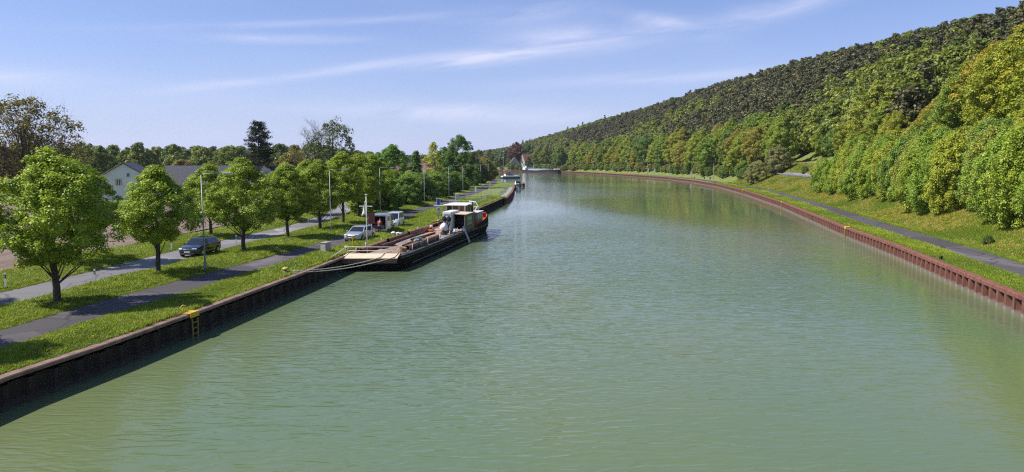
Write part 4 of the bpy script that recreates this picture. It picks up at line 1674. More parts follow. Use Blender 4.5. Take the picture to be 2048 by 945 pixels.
def car(name, loc, rzv, L, W, H, paint, label, hood=.28, rear=.06, belt=.92, rake=.55, rake_r=.35, wheel_r=.31, rear_h=None, van=False, plate=True):
    """front points to -Y; origin on the ground below the middle"""
    r = empty(name, loc, rzv)
    tag(r, label, 'van' if van else 'car')
    hw = W / 2
    y0, y1 = -L / 2, L / 2
    # lower body: rings along the length
    st = [(0, .62, .30, .60), (.012, .80, .24, .68), (.05, .93, .20, .76), (.12, .985, .18, belt - .10), (hood * .8, 1.0, .18, belt - .02), (hood, 1.0, .18, belt),
          (.5, 1.0, .18, belt + .02), (.8, 1.0, .18, belt + .05), (.93, .985, .2, (rear_h or belt + .04)), (.985, .93, .26, (rear_h or belt + .04) - .06), (1.0, .82, .34, (rear_h or belt) - .16)]
    rings = []
    for f, wf, zb, zt in st:
        y = y0 + L * f
        w = hw * wf
        half = [(w * .80, zb), (w * .98, zb + .10), (w, zb + (zt - zb) * .5), (w * .985, zt - .10), (w * .90, zt - .015), (w * .5, zt + .025)]
        rings.append([(x, y, z) for x, z in half] + [(-x, y, z) for x, z in reversed(half)])
    MB().loft(rings).build('body', paint, r, auto=38, bevel=0)
    # cabin
    yb0, yb1 = y0 + L * hood, y1 - L * rear
    yr0, yr1 = yb0 + rake * (1 if not van else .9), yb1 - rake_r
    bw, tw = hw * .93, hw * (.74 if not van else .82)
    zb = belt - .03
    B = [Vector((-bw, yb0, zb)), Vector((bw, yb0, zb)), Vector((bw, yb1, zb)), Vector((-bw, yb1, zb))]
    ym0, ym1 = (yb0 + yr0) / 2, (yb1 + yr1) / 2
    T = [Vector((-tw, yr0, H - .04)), Vector((tw, yr0, H - .04)), Vector((tw, yr1, H - .06)), Vector((-tw, yr1, H - .06))]
    T2 = [Vector((-tw * .82, yr0 + .22, H)), Vector((tw * .82, yr0 + .22, H)), Vector((tw * .82, yr1 - .18, H - .01)), Vector((-tw * .82, yr1 - .18, H - .01))]
    MB().loft([B, T, T2]).build('cabin', paint, r, bevel=.03)
    f = [B[0], B[1], T[1], T[0]]
    slab(MB(), pane(f, .06, .94, .08, .92, .012), .02).build('windscreen', GLASS, r)
    f = [B[2], B[3], T[3], T[2]]
    slab(MB(), pane(f, .08, .92, .2 if not van else .45, .90, .012), .02).build('rear_window', GLASS, r)
    for sgn in (1, -1):
        q = [B[1], B[2], T[2], T[1]] if sgn > 0 else [B[3], B[0], T[0], T[3]]
        cuts = ((.10, .44), (.47, .70), (.73, .90)) if not van else ((.06, .34), (.38, .64), (.68, .92))
        for a, b in cuts:
            if sgn < 0:
                a, b = 1 - b, 1 - a
            slab(MB(), pane(q, a, b, .12, .86, .010), .016).build('side_window', GLASS, r)
        MB().box((sgn * (hw + .10), yb0 + .22, belt + .07), (.20, .10, .14), taper=.8).build('mirror', paint, r, bevel=.03)
        # lamps
        MB().box((sgn * hw * .66, y0 + L * .018, .70), (hw * .42, .12, .13), rz=sgn * .35).build('headlight', LAMP, r, bevel=.03)
        MB().box((sgn * hw * .80, y1 - L * .012, .86), (hw * .22, .08, .26), rz=-sgn * .3).build('tail_light', RED, r, bevel=.02)
        for y in (y0 + L * .19, y1 - L * .18):
            a = MB()
            n = 16
            a.loft([[(sgn * (hw - .05 + d), y + rr * math.cos(2 * math.pi * k / n), wheel_r + rr * math.sin(2 * math.pi * k / n)) for k in range(n)]
                    for rr, d in ((wheel_r * 1.2, 0), (wheel_r * 1.17, .056))])
            a.build('wheel_arch', DGREY, r)
            wheel(r, sgn * (hw - .065), y, wheel_r, .2)
        MB().box((sgn * (hw - .003), y0 + L * .52, .62 + belt * .28), (.03, .16, .03)).build('door_handle', CHROME, r)
    MB().box((0, y0 + .005, .60), (hw * .95, .06, .11)).build('grille', DGREY, r, bevel=.01)
    MB().box((0, y0 - .005, .34), (hw * 1.3, .06, .10)).build('air_intake', DGREY, r, bevel=.01)
    if plate:
        MB().box((0, y0 - .03, .46), (.5, .02, .11)).build('number_plate', WHITE, r)
        MB().box((0, y1 + .005, .62), (.5, .02, .11)).build('number_plate', WHITE, r)
    return r


car('black_car', (-26.9, 60.8, LAND_Z + .05), R(-5), 4.15, 1.80, 1.46, BLACKCAR, 'black hatchback driving towards the camera on the road behind the first lamp', hood=.27, rear=.03, rake=.75, rake_r=.45)
car('silver_car', (-15.6, 72.4, LAND_Z + .05), R(-11), 4.4, 1.80, 1.44, SILVER, 'silver car parked on the towpath in front of the open van', hood=.27, rear=.06, rake=.75, rake_r=.5)
car('small_van', (-14.4, 86.5, LAND_Z + .08), R(-2), 4.4, 1.80, 1.82, SILVER2, 'pale silver compact van facing the camera, farthest of the parked vehicles', hood=.20, rear=.005, belt=1.05, rake=.75, rake_r=.12, wheel_r=.32, van=True)


def open_van():
    """panel van seen from behind, rear doors open; rear faces -Y"""
    r = empty('open_van', (-14.75, 78.2, LAND_Z + .06), R(0))
    tag(r, 'grey panel van seen from behind with its rear doors open', 'van')
    L, W, H, zb = 4.9, 1.95, 2.15, .38
    hw = W / 2

    def sec(k, top, tum):
        w = hw * k
        return [(w * .97, zb), (w, zb + .35), (w, 1.15), (w * (1 - tum * .5), 1.7), (w * (1 - tum), top - .12), (w * (1 - tum) - .14, top)]
    rings = []
    for y, k, top in ((0, .98, H - .03), (.12, 1, H), (3.0, 1, H), (3.35, .99, H - .06), (4.0, .98, 1.32), (4.35, .97, 1.18), (4.75, .92, 1.0), (4.9, .75, .8)):
        s_ = sec(k, top, .10) if top > 1.5 else [(hw * k * .97, zb), (hw * k, zb + .2), (hw * k, zb + .3), (hw * k * .98, top - .2), (hw * k * .95, top - .06), (hw * k * .8, top)]
        rings.append([(x, y, z) for x, z in s_] + [(-x, y, z) for x, z in reversed(s_)])
    b = MB()
    n = len(rings[0])
    b.loft(rings, cap=False)
    k = (len(rings) - 1) * n
    b.f.append(tuple(k + i for i in range(n)))
    b.build('body', SILVER, r, auto=40)
    # load bay: inner walls, floor and bulkhead
    i_ = MB()
    for sx in (-1, 1):
        i_.box((sx * (hw - .16), 1.45, 1.2), (.04, 2.8, 1.45))
    i_.box((0, 1.45, .50), (W - .3, 2.8, .06)).box((0, 1.45, H - .16), (W - .5, 2.8, .03)).box((0, 2.9, 1.25), (W - .3, .05, 1.5))
    i_.build('load_bay', DGREY, r)
    fr = MB()
    for sx in (-1, 1):
        fr.box((sx * (hw - .12), .0, 1.25), (.16, .06, 1.6))
    fr.box((0, 0, H - .12), (W - .34, .06, .12)).box((0, -.03, .44), (W - .1, .12, .16))
    fr.build('door_frame', SILVER, r)
    for sx, ang in ((-1, R(62)), (1, R(-80))):
        d = MB()
        d.box((-sx * .42, 0, 0), (.84, .06, 1.5))
        o = d.build('rear_door', SILVER, r, (sx * (hw - .04), -.05, 1.30), sx * ang if sx < 0 else -ang, bevel=.02)
        o.rotation_euler = (0, 0, R(-104) if sx > 0 else R(112))
        w = MB().box((-sx * .42, .035 * (1 if sx > 0 else 1), .36), (.58, .012, .5)).build('door_window', GLASS, o)
        MB().box((-sx * .42, -.036, -.05), (.66, .012, .3)).build('door_panel', GREY, o)
    for sx in (-1, 1):
        MB().box((sx * (hw - .005), .10, 1.0), (.03, .12, .5)).build('tail_light', RED, r, bevel=.01)
        for y in (.95, 4.0):
            wheel(r, sx * (hw - .07), y, .33, .22)
        slab(MB(), [Vector((sx * (hw * .985 + .012), y, z)) for y, z in (((3.05, 1.25), (3.75, 1.25), (3.45, 1.85), (3.05, 1.9)) if sx > 0 else ((3.75, 1.25), (3.05, 1.25), (3.05, 1.9), (3.45, 1.85)))], .03).build('side_window', GLASS, r)
        MB().box((sx * (hw + .004), 1.6, .80), (.02, 2.2, .08)).build('side_trim', DGREY, r)
        for y in (1.45, 2.9):
            MB().box((sx * (hw + .001), y, 1.15), (.012, .02, 1.2)).build('door_seam', DGREY, r)
        MB().box((sx * (hw + .12), 3.85, 1.35), (.2, .12, .3)).build('mirror', DGREY, r, bevel=.03)
    slab(MB(), [Vector(p) for p in ((hw * .8, 4.02, 1.36), (-hw * .8, 4.02, 1.36), (-hw * .76, 3.42, H - .14), (hw * .76, 3.42, H - .14))], .02).build('windscreen', GLASS, r)
    for x, y, z, d, m in ((-.45, .5, .75, (.5, .6, .42), WOOD), (.35, .7, .72, (.45, .5, .36), GREY), (-.35, .7, 1.15, (.4, .4, .3), DGREY)):
        MB().box((x, y, z), d).build('tool_box', m, r, bevel=.02)
    return r


open_van()
for x, y, lab, s in ((-13.0, 77.3, 'white sack lying on the grass beside the open van', .26), (-12.4, 77.0, 'second white sack on the grass, right of the first', .22), (-12.0, 76.6, 'pale blue sheet heap beside the white sacks', .2)):
    o = MB().ball((0, 0, .16), s * .9, 10, 6, (1.25, .9, .62), .16).build('sack', WHITE if s > .21 else mat('pale_blue', (.45, .52, .62), .8), None, (x, y, LAND_Z + .1), smooth=True)
    tag(o, lab, 'sack')


# ------------------------------------------------------------------ people
def skin_mesh(name, joints, edges, m, parent, sub=1):
    me = bpy.data.meshes.new(name)
    keys = list(joints)
    me.from_pydata([joints[k][0] for k in keys], [(keys.index(a), keys.index(b)) for a, b in edges], [])
    me.materials.append(m)
    o = link(name, me, parent)
    sk = o.modifiers.new('skin', 'SKIN')
    sk.use_smooth_shade = True
    lay = me.skin_vertices[0] if len(me.skin_vertices) else None
    if lay is None:
        bm = bmesh.new()
        bm.from_mesh(me)
        bm.verts.layers.skin.verify()
        bm.to_mesh(me)
        bm.free()
        lay = me.skin_vertices[0]
    for i, k in enumerate(keys):
        rr = joints[k][1]
        lay.data[i].radius = rr if isinstance(rr, tuple) else (rr, rr)
    lay.data[0].use_root = True
    ss = o.modifiers.new('smooth', 'SUBSURF')
    ss.levels = sub
    ss.render_levels = sub
    return o


SKIN = mat('skin', (.52, .32, .24), .55, var=.06)
HAIR = mat('hair', (.035, .022, .015), .7, var=.3)


def person(loc, rzv, top, legs, label, pose='stand', scale=1.0, detail=True):
    """faces -Y; heights for a 1.75 m adult"""
    r = empty('person', loc, rzv)
    r.scale = (scale,) * 3
    tag(r, label, 'person')
    bend = .42 if pose == 'bend' else 0.0
    st = .16 if pose == 'walk' else 0.0

    def tr(x, y, z):        # lean the upper body forward about the hip
        h = z - .95
        if h > 0 and bend:
            return (x, y - math.sin(bend) * h, .95 + math.cos(bend) * h)
        return (x, y, z)
    J = {'pelvis': ((0, .0, .95), (.155, .11)), 'waist': (tr(0, 0, 1.1), (.15, .10)), 'chest': (tr(0, .01, 1.3), (.175, .12)), 'neck0': (tr(0, .02, 1.46), (.075, .07)),
         'neck': (tr(0, .0, 1.53), .055), 'head': (tr(0, -.03, 1.63), (.075, .095)), 'crown': (tr(0, -.015, 1.715), (.06, .075))}
    E_ = [('pelvis', 'waist'), ('waist', 'chest'), ('chest', 'neck0'), ('neck0', 'neck'), ('neck', 'head'), ('head', 'crown')]
    for s, n in ((1, 'l'), (-1, 'r')):
        f = st * s
        reach = .22 if pose == 'bend' else .03
        J.update({'hip' + n: ((s * .095, 0, .88), .09), 'knee' + n: ((s * .10, -f * .5 - .03, .49), .06), 'ankle' + n: ((s * .10, f * -1 + (.05 if f < 0 else 0), .09), .042),
                  'toe' + n: ((s * .12, -f - .17 + (.05 if f < 0 else 0), .04), (.04, .03)),
                  'sho' + n: (tr(s * .185, .01, 1.42), .062), 'elb' + n: (tr(s * .25, .04 - reach * .4 + f * .5, 1.14), .045), 'wri' + n: (tr(s * .23, -.08 - reach + f, .91), .03),
                  'palm' + n: (tr(s * .225, -.11 - reach + f, .83), (.034, .018))})
        E_ += [('pelvis', 'hip' + n), ('hip' + n, 'knee' + n), ('knee' + n, 'ankle' + n), ('ankle' + n, 'toe' + n), ('chest', 'sho' + n), ('sho' + n, 'elb' + n),
               ('elb' + n, 'wri' + n), ('wri' + n, 'palm' + n)]
        if detail:
            for k in range(5):
                dx, dy, dz = ((.028, -.02, -.03), (.022, -.01, -.085), (.008, -.008, -.095), (-.008, -.006, -.09), (-.022, -.004, -.07))[k]
                p = J['palm' + n][0]
                J['fin%d%s' % (k, n)] = ((p[0] + dx * -s, p[1] + dy - .02, p[2] + dz), .009)
                E_.append(('palm' + n, 'fin%d%s' % (k, n)))
    skin_mesh('body', J, E_, SKIN, r)

    def sub(names, grow):
        ks = [k for k in J if any(k.startswith(q) for q in names)]
        return {k: (J[k][0], tuple(v + grow for v in (J[k][1] if isinstance(J[k][1], tuple) else (J[k][1],) * 2))) for k in ks}
    up = sub(('pelvis', 'waist', 'chest', 'neck0', 'sho', 'elb', 'wri'), .022)
    skin_mesh('jacket', up, [e for e in E_ if e[0] in up and e[1] in up], top, r)
    lo = sub(('pelvis', 'hip', 'knee', 'ankle'), .018)
    skin_mesh('trousers', lo, [e for e in E_ if e[0] in lo and e[1] in lo], legs, r)
    sh = MB()
    for n in 'lr':
        a, t = Vector(J['ankle' + n][0]), Vector(J['toe' + n][0])
        m_ = a.lerp(t, .45)
        sh.box((m_.x, m_.y, max(.045, m_.z - .03)), (.10, .27, .09))
    sh.build('shoes', BLACKP, r, bevel=.03)
    hd = Vector(J['head'][0])
    MB().ball((hd.x, hd.y + .02, hd.z + .055), .105, 10, 6, (.9, 1.05, .85)).build('hair', HAIR, r, smooth=True)
    f = MB().ball((hd.x, hd.y - .112, hd.z - .01), .018, 6, 4, (.8, 1, 1.2))
    f.build('nose', SKIN, r, smooth=True)
    e = MB()
    for s in (-1, 1):
        e.ball((hd.x + s * .032, hd.y - .092, hd.z + .02), .012, 6, 4)
    e.build('eyes', BLACKP, r)
    return r


NAVY = mat('navy_cloth', (.03, .035, .055), .9, var=.2)
GREYC = mat('grey_cloth', (.12, .12, .135), .9, var=.2)
REDC = mat('red_cloth', (.34, .075, .055), .9, var=.2)
WHITEC = mat('white_cloth', (.72, .72, .72), .9, var=.05)
person((-16.3, 80.5, LAND_Z + .12), R(20), GREYC, NAVY, 'person in a dark grey jacket standing on the grass left of the open van', 'stand')
person((-14.6, 77.7, LAND_Z + .1), R(165), REDC, NAVY, 'person in a reddish top leaning into the open rear of the van', 'bend')
for (y, s, a, t, l, lab) in ((331, 3.6, .4, WHITEC, NAVY, 'walker in a white top on the right bank path'), (309, 3.4, 2.8, NAVY, BLACKP, 'dark clothed walker by the pale guard rail, left of two'),
                             (302, 4.6, 2.6, BLACKP, BLACKP, 'dark clothed walker by the pale guard rail, right of two')):
    x, yy, z = [float(v) for v in RP(q_of_y(y), s)]
    person((x, yy, z + .03), a, t, l, lab, 'walk')
# ------------------------------------------------------------------ work barge
BG_LOC, BG_RZ = Vector((-11.95, 60.0, 0)), R(-10.4)
BG_M = Matrix.Translation(BG_LOC) @ Matrix.Rotation(BG_RZ, 4, 'Z')


def bw(v, u, z):
    return BG_M @ Vector((v, u, z))


def skew(x, u):
    return u + (x * .20 - .55) * max(0.0, 1 - u / 5.0)


def barge():
    r = empty('work_barge', BG_LOC, BG_RZ)
    tag(r, 'long flat black work barge with rusty deck moored at the left quay', 'barge')
    S = [(0.0, 2.28, 2.05, .45), (.5, 2.42, 2.3, .2), (1.5, 2.52, 2.47, .05), (3, 2.55, 2.52, 0), (10, 2.55, 2.53, 0), (20, 2.55, 2.53, 0), (28.5, 2.55, 2.5, 0),
         (31.5, 2.55, 2.48, 0), (33.8, 2.47, 2.3, 0), (36, 2.3, 1.95, 0), (37.4, 1.9, 1.4, 0), (38.2, 1.2, .8, 0), (38.5, .4, .2, 0)]
    rings = []
    for u, wt, wb, rake in S:
        half = [(wb * .92, -.7), (wb, -.05), (wb + (wt - wb) * .55, .42), (wt, .72), (wt, 1.15)]
        off = [rake * 1.6, rake, rake * .5, .0, 0]
        rings.append([(x, skew(x, u) + o, z) for (x, z), o in zip(half, off)] + [(-x, skew(-x, u) + o, z) for (x, z), o in zip(reversed(half), reversed(off))])
    MB().loft(rings).build('hull', HULLBLACK, r, auto=35)
    # rubbing strake and pale waterline stripe along both sides
    for sx in (1, -1):
        st = MB()
        st.loft([[(sx * (w + .05), skew(sx * w, u), 1.02), (sx * (w + .05), skew(sx * w, u), 1.12), (sx * (w - .02), skew(sx * w, u), 1.12), (sx * (w - .02), skew(sx * w, u), 1.02)]
                 for u, w, _, _ in S[1:-1]])
        st.build('rubbing_strake', BLACKP, r)
        st = MB()
        st.loft([[(sx * (w - .005 + .02), u, .30), (sx * (w + .018), u, .345), (sx * (w - .04), u, .345), (sx * (w - .04), u, .30)]
                 for u, w in ((3.2, 2.53), (28.5, 2.53), (31.5, 2.42))])
        st.build('waterline_stripe', GREY, r)
        # side decks
        sd = MB()
        sd.loft([[(sx * (wi), u, 1.152), (sx * (wo - .03), u, 1.152), (sx * (wo - .03), u, 1.25), (sx * (wi), u, 1.25)] for u, wi, wo in ((.9, 2.0, 2.48), (3, 2.02, 2.55), (20, 2.02, 2.55), (28.6, 2.02, 2.55))])
        sd.build('side_deck', DGREY, r)
        for u in np.arange(2.2, 28, 2.6):
            MB().box((sx * 2.29, u, 1.262), (.52, .06, .03)).build('deck_weld', BLACKP, r)
    # bow: cream ramp plate over a face with its shade painted in brown
    p = [Vector((x, skew(x, u), z)) for x, u, z in ((-2.42, -.18, 1.16), (2.36, -.18, 1.16), (2.22, .95, 1.42), (-2.28, .95, 1.42))]
    slab(MB(), p, .06).build('bow_plate', CREAM, r)
    p = [Vector((x, skew(x, -.13), z)) for x, z in ((-2.36, .72), (2.30, .72), (2.36, 1.11), (-2.42, 1.11))]
    slab(MB(), p, .05).build('bow_face', WOOD, r)
    for x in (.95, 2.1):
        MB().box((x, skew(x, .38), 1.315), (.05, 1.1, .03), tilt=Matrix.Rotation(R(13), 3, 'X')).build('plate_seam', DGREY, r)
    for x in (1.6, 2.0):
        MB().lathe([(.02, 0), (.14, .0), (.15, .05), (.08, .09)], (x, skew(x, 1.0) + .5, 1.28)).build('bollard', BLACKP, r)
    # deck of loose steel plates
    MB().box((0, 14.2, 1.17), (4.05, 26.2, .06)).build('deck', RUST_D, r)
    rng = np.random.default_rng(12)
    u = 1.15
    while u < 26.5:
        ln = rng.uniform(2.2, 4.2)
        edges = [-2.0, rng.uniform(-.9, -.4), rng.uniform(.4, .9), 2.0]
        for a, b in zip(edges[:-1], edges[1:]):
            du = rng.uniform(-.2, .2)
            c = ((a + b) / 2, u + ln / 2 + du, 1.225 + rng.uniform(-.012, .018))
            MB().box(c, (b - a - .04, ln - .06, .03), rz=rng.normal(0, .008)).build('deck_plate', PLATE_GREY if rng.uniform() < .4 else PLATE_RUST, r)
        u += ln
    # bow rail
    def rail(pts, m=OFFWHITE, rr=.03, nm='rail'):
        MB().tube(pts, rr, 6).build(nm, m, r, smooth=True)
    for z in (1.62, 1.95):
        rail([(x, skew(x, 1.15), z) for x in (-2.3, -1, 0.2, 1.3, 2.0)])
    rail([(-2.3, skew(-2.3, 1.15), 1.95), (-2.52, skew(-2.5, 1.15), 1.85), (-2.55, skew(-2.5, 1.15), 1.3)], rr=.035)
    for x in (-2.3, -1.6, 2.0):
        rail([(x, skew(x, 1.15), 1.3), (x, skew(x, 1.15), 1.95)], nm='rail_post')
    for sx, us in ((1, (3.8, 8.5, 12.5, 16.4, 19.6)), (-1, (4.5, 8.5, 13, 17, 20))):
        for u in us:
            rail([(sx * 2.36, u, 1.25), (sx * 2.36, u, 1.9)], rr=.035, nm='stanchion')
    # flagpole with yard
    fp = MB().tube([(-.9, 1.25, 1.2), (-.9, 1.25, 6.4)], [.06, .045], 8).build('flagpole', OFFWHITE, r, smooth=True)
    MB().lathe([(.02, 0), (.12, 0), (.12, .05), (.02, .08)], (-.9, 1.25, 6.4)).build('truck', OFFWHITE, fp)
    MB().tube([(-1.55, 1.25, 5.42), (-.35, 1.25, 5.42)], .03, 6).build('yard', WHITE, fp)
    n = 7
    fl = MB()
    vs = []
    for j in range(n):
        for i in range(5):
            s, t = i / 4, j / (n - 1)
            vs.append((-.95 - (.10 + .34 * t) * s, 1.25 + .07 * math.sin(s * 6 + t * 3), 6.0 - t * 1.25 - .22 * s))
    fl.add(vs, [(j * 5 + i, j * 5 + i + 1, j * 5 + i + 6, j * 5 + i + 5) for j in range(n - 1) for i in range(4)])
    fo = fl.build('flag', WHITEC, fp, smooth=True)
    sm = fo.modifiers.new('cloth', 'SOLIDIFY')
    sm.thickness = .01
    # --- superstructure aft: white engine casing
    MB().box((.62, 23.3, 2.4), (1.0, 3.6, 2.3)).build('engine_casing', WHITE, r, bevel=.05)
    MB().box((.62, 21.485, 3.25), (.8, .03, .12)).build('ventilation_slot', GREY, r)
    # wheelhouse above and behind it
    wh = MB().box((.4, 28.2, 2.25), (2.5, 4.0, 1.95)).build('wheelhouse', OFFWHITE, r, bevel=.04)
    cab = MB().box((.4, 28.2, 3.58), (2.3, 3.8, .75)).build('wheelhouse_core', WOOD, wh)
    for sx in (-1, 1):
        for u0, u1 in ((26.4, 27.4), (27.5, 28.7), (28.8, 30.0)):
            MB().box((.4 + sx * 1.165, (u0 + u1) / 2, 3.58), (.03, u1 - u0 - .05, .68)).build('window', GLASS if sx < 0 else WOOD, wh)
        for u in (26.3, 27.45, 28.75, 30.05):
            MB().box((.4 + sx * 1.19, u, 3.58), (.07, .09, .78)).build('window_post', OFFWHITE, wh)
    for x0, m_ in ((-.45, GLASS), (.4, WOOD), (1.25, WOOD)):
        MB().box((x0, 26.285, 3.58), (.76, .03, .68)).build('window', m_, wh)
    for x in (-.72, -.03, .83, 1.53):
        MB().box((x, 26.26, 3.58), (.08, .07, .78)).build('window_post', OFFWHITE, wh)
    MB().box((.4, 28.2, 4.04), (2.9, 4.5, .14)).build('roof', WHITE, wh, bevel=.05)
    MB().box((-1.65, 26.2, 3.98), (1.3, .3, .05)).build('roof_visor', WHITE, wh)
    # open olive shelter beside the casing
    MB().box((1.80, 24.6, 2.15), (1.35, .05, 1.85)).build('shelter_shade_back', BLACKP, r)  # black sheet added to paint the shade inside the shelter
    MB().box((1.14, 23.6, 2.15), (.03, 1.9, 1.85)).build('shelter_shade_side', BLACKP, r)  # black sheet over the casing side, same painted shade
    sh = MB().box((2.47, 24.9, 2.2), (.05, 4.4, 1.9)).build('shelter_wall', OLIVE, r)
    MB().box((1.85, 27.1, 2.2), (1.2, .05, 1.9)).build('shelter_back', OLIVE, r)
    MB().add([(1.05, 22.5, 3.22), (2.62, 22.5, 3.14), (2.62, 27.3, 3.14), (1.05, 27.3, 3.22), (1.05, 22.5, 3.30), (2.62, 22.5, 3.22), (2.62, 27.3, 3.22), (1.05, 27.3, 3.30)],
             [(3, 2, 1, 0), (4, 5, 6, 7), (0, 1, 5, 4), (1, 2, 6, 5), (2, 3, 7, 6), (3, 0, 4, 7)]).build('shelter_roof', CREAM, r)
    for x in (1.2, 2.45):
        MB().tube([(x, 22.6, 1.2), (x, 22.6, 3.18)], .06, 6).build('shelter_post', OLIVE, r)
    bd = MB().box((2.515, 24.6, 2.4), (.03, 2.3, 1.05)).build('name_board', mat('board_grey_green', (.22, .26, .22), .6), r)
    MB().box((2.535, 24.6, 2.62), (.012, 1.9, .32)).box((2.535, 24.6, 1.98), (.012, 2.1, .10)).build('board_lettering', mat('board_pale', (.42, .46, .40), .6), bd)
    # aft cabin, funnel, bulwark
    ac = MB().box((.75, 32.4, 2.05), (2.5, 3.0, 1.5)).build('aft_cabin', GREY, r, bevel=.05)
    for u in (31.4, 32.4, 33.4):
        MB().box((2.015, u, 2.25), (.03, .6, .7)).build('window', mat('pale_glass', (.40, .46, .52), .15), ac)
    MB().box((.75, 32.4, 2.84), (2.8, 3.3, .10)).build('cabin_roof', WHITE, ac, bevel=.03)
    MB().tube([(2.0, 28.2, 1.2), (2.0, 28.2, 4.35)], .13, 10).build('funnel', BLACKP, r, smooth=True)
    MB().box((1.55, 29.0, 2.1), (.9, 1.4, 1.7)).build('locker', BLACKP, r)
    W = [(28.6, 2.55, 1.40), (31, 2.55, 1.62), (33.8, 2.47, 1.88), (36, 2.3, 2.12), (37.4, 1.9, 2.26), (38.2, 1.2, 2.32), (38.45, .0, 2.34)]
    outl = [(w, u, z) for u, w, z in W] + [(-w, u, z) for u, w, z in reversed(W[:-1])]
    bu, bi = MB(), MB()
    bu.loft([[(x, u, 1.10), (x, u, z), (x * .97, u - .03, z), (x * .97, u - .03, 1.1)] for x, u, z in outl])
    bu.build('bulwark', HULLBLACK, r)
    bi.loft([[(x * .955, u - .06, 1.18), (x * .955, u - .06, z - .06), (x * .94, u - .08, z - .06), (x * .94, u - .08, 1.18)] for x, u, z in outl])
    bi.build('bulwark_lining', ORANGE, r)
    MB().box((0, 32.6, 1.16), (4.3, 8.2, .05)).build('aft_deck', ORANGE, r)
    for u in (29.2, 29.9):
        MB().box((2.2, u, 1.55), (.5, .12, .75)).build('bulwark_frame', ORANGE, r)
    for z in (1.5, 1.8):
        MB().box((2.15, 28.9, z), (.5, 1.2, .05)).build('orange_shelf', ORANGE, r)
    # radar arch and light rails
    MB().tube([(1.2, 32.8, 2.9), (1.6, 32.9, 3.6), (1.3, 33, 4.05), (.4, 33, 4.15)], .06, 8).build('radar_arch', WHITE, r, smooth=True)
    for u in (31.2, 32.2):
        MB().tube([(1.9, u, 2.9), (1.9, u, 3.5), (.2, u + .1, 3.6)], .025, 6).build('roof_rail', WHITE, r)
    MB().box((.3, 31.8, 3.25), (1.7, 1.8, .7), taper=.6).build('blue_cover', mat('blue_cover', (.03, .05, .16), .7, var=.3), r, bevel=.1)
    for u in (36.2, 36.9):
        MB().tube([(1.5, u, 2.0), (1.5, u, 3.3)], .02, 5).build('antenna', BLACKP, r)
    return r


barge()


def on_barge(name, mb, m, label, cat, v=0, u=0, z=0, rzv=0.0, group=None, smooth=False, bevel=0.0):
    p = bw(v, u, z)
    o = mb.build(name, m, None, p[:], BG_RZ + rzv, smooth=smooth, bevel=bevel)
    return tag(o, label, cat, group)


def pipe(ln, ro, ri, n=14):
    """hollow pipe along +Y, open at both ends"""
    mb = MB()
    rings = []
    for rr, y in ((ro, 0), (ro, ln), (ri, ln), (ri, 0), (ro, 0)):
        rings.append([(rr * math.cos(2 * math.pi * k / n), y, rr + rr * math.sin(2 * math.pi * k / n) + (ro - rr)) for k in range(n)])
    return mb.loft(rings, cap=False)


pipes = [(-2.0, 1.9, 5.2, .22, 0, 'rusty pipe lying along the quay side of the barge bow', RUST), (-1.55, 1.4, 6.4, .24, .03, 'longest rusty pipe at the barge bow behind the rail', RUST),
         (-1.05, 5.0, 3.2, .2, -.04, 'short rusty pipe beside the bow pipes', RUST_D), (-2.05, 9.6, 7.0, .23, .015, 'dark rusty pipe along the quay side amidships', RUST_D),
         (-2.0, 15.6, 6.6, .30, 0, 'thick rusty pipe leading back to the orange machine', RUST), (-1.5, 9.5, 11.0, .12, .02, 'long thin rusty pipe on the barge deck plates', RUST),
         (1.75, 4.2, 4.4, .24, .01, 'rusty pipe on the water side of the barge near the bow', RUST), (1.7, 9.0, 5.0, .24, -.02, 'rusty pipe on the water side amidships', RUST),
         (.35, 7.0, 8.2, .09, .05, 'thin brown pole lying in the middle of the deck', RUST_D), (-.5, 12.0, 7.2, .10, -.05, 'second thin brown pole on the deck towards the casing', RUST_D)]
for v, u, ln, rr, a, lab, m in pipes:
    on_barge('rusty_pipe', pipe(ln, rr, rr * .82), m, lab, 'pipe', v, u, 1.262, a, 'pipes on the barge deck', smooth=False)
    bpy.context.scene.collection.objects[-1] if False else None
on_barge('big_bag', MB().ball((0, 0, .62), .62, 14, 9, (.70, .7, .82), .13), WHITE, 'big white sack standing in front of the white casing on the barge', 'sack', .5, 20.6, 1.2, smooth=True)
for v, lab in ((.34, 'left black hose coil hanging on the white casing'), (.88, 'right black hose coil hanging on the white casing')):
    mb = MB()
    for k in range(3):
        rr = .22 - k * .075
        mb.tube([(rr * math.cos(t), -.06 * k - .05, rr * 1.25 * math.sin(t)) for t in np.linspace(0, 2 * math.pi, 18)], .06, 6)
    mb.tube([(.1, -.1, -.1), (.14, -.16, -.5), (-.05, -.2, -.95), (.2, -.3, -1.4)], .055, 6).tube([(-.1, -.1, -.1), (-.18, -.14, -.4), (.02, -.2, -.8)], .05, 6)
    on_barge('hose_coil', mb, RUBBER, lab, 'hose', v, 21.45, 2.75, smooth=True)
mb = MB()
for k in range(9):
    a = random.uniform(0, 6.28)
    c = (random.uniform(-.5, .5), random.uniform(-.9, .9), random.uniform(.1, .45))
    mb.tube([(c[0] + .3 * math.cos(t + a), c[1] + .36 * math.sin(t), c[2] + .12 * math.sin(2 * t + a)) for t in np.linspace(0, 6.0, 14)], .045, 6)
on_barge('cable_heap', mb, RUBBER, 'tangle of dark cables on the barge deck before the shelter', 'cable', 1.5, 19.0, 1.25, smooth=True)
mb = MB()
for k in range(7):
    mb.tube([(.33 * math.cos(t), .33 * math.sin(t), .05 + .05 * k + .02 * math.sin(3 * t)) for t in np.linspace(0, 2 * math.pi, 18)], .035, 6)
on_barge('rope_coil', mb, mat('brown_rope', (.30, .20, .12), .9, var=.3), 'brown rope coil at the water side corner of the bow', 'rope', 1.65, 3.2, 1.25, smooth=True)
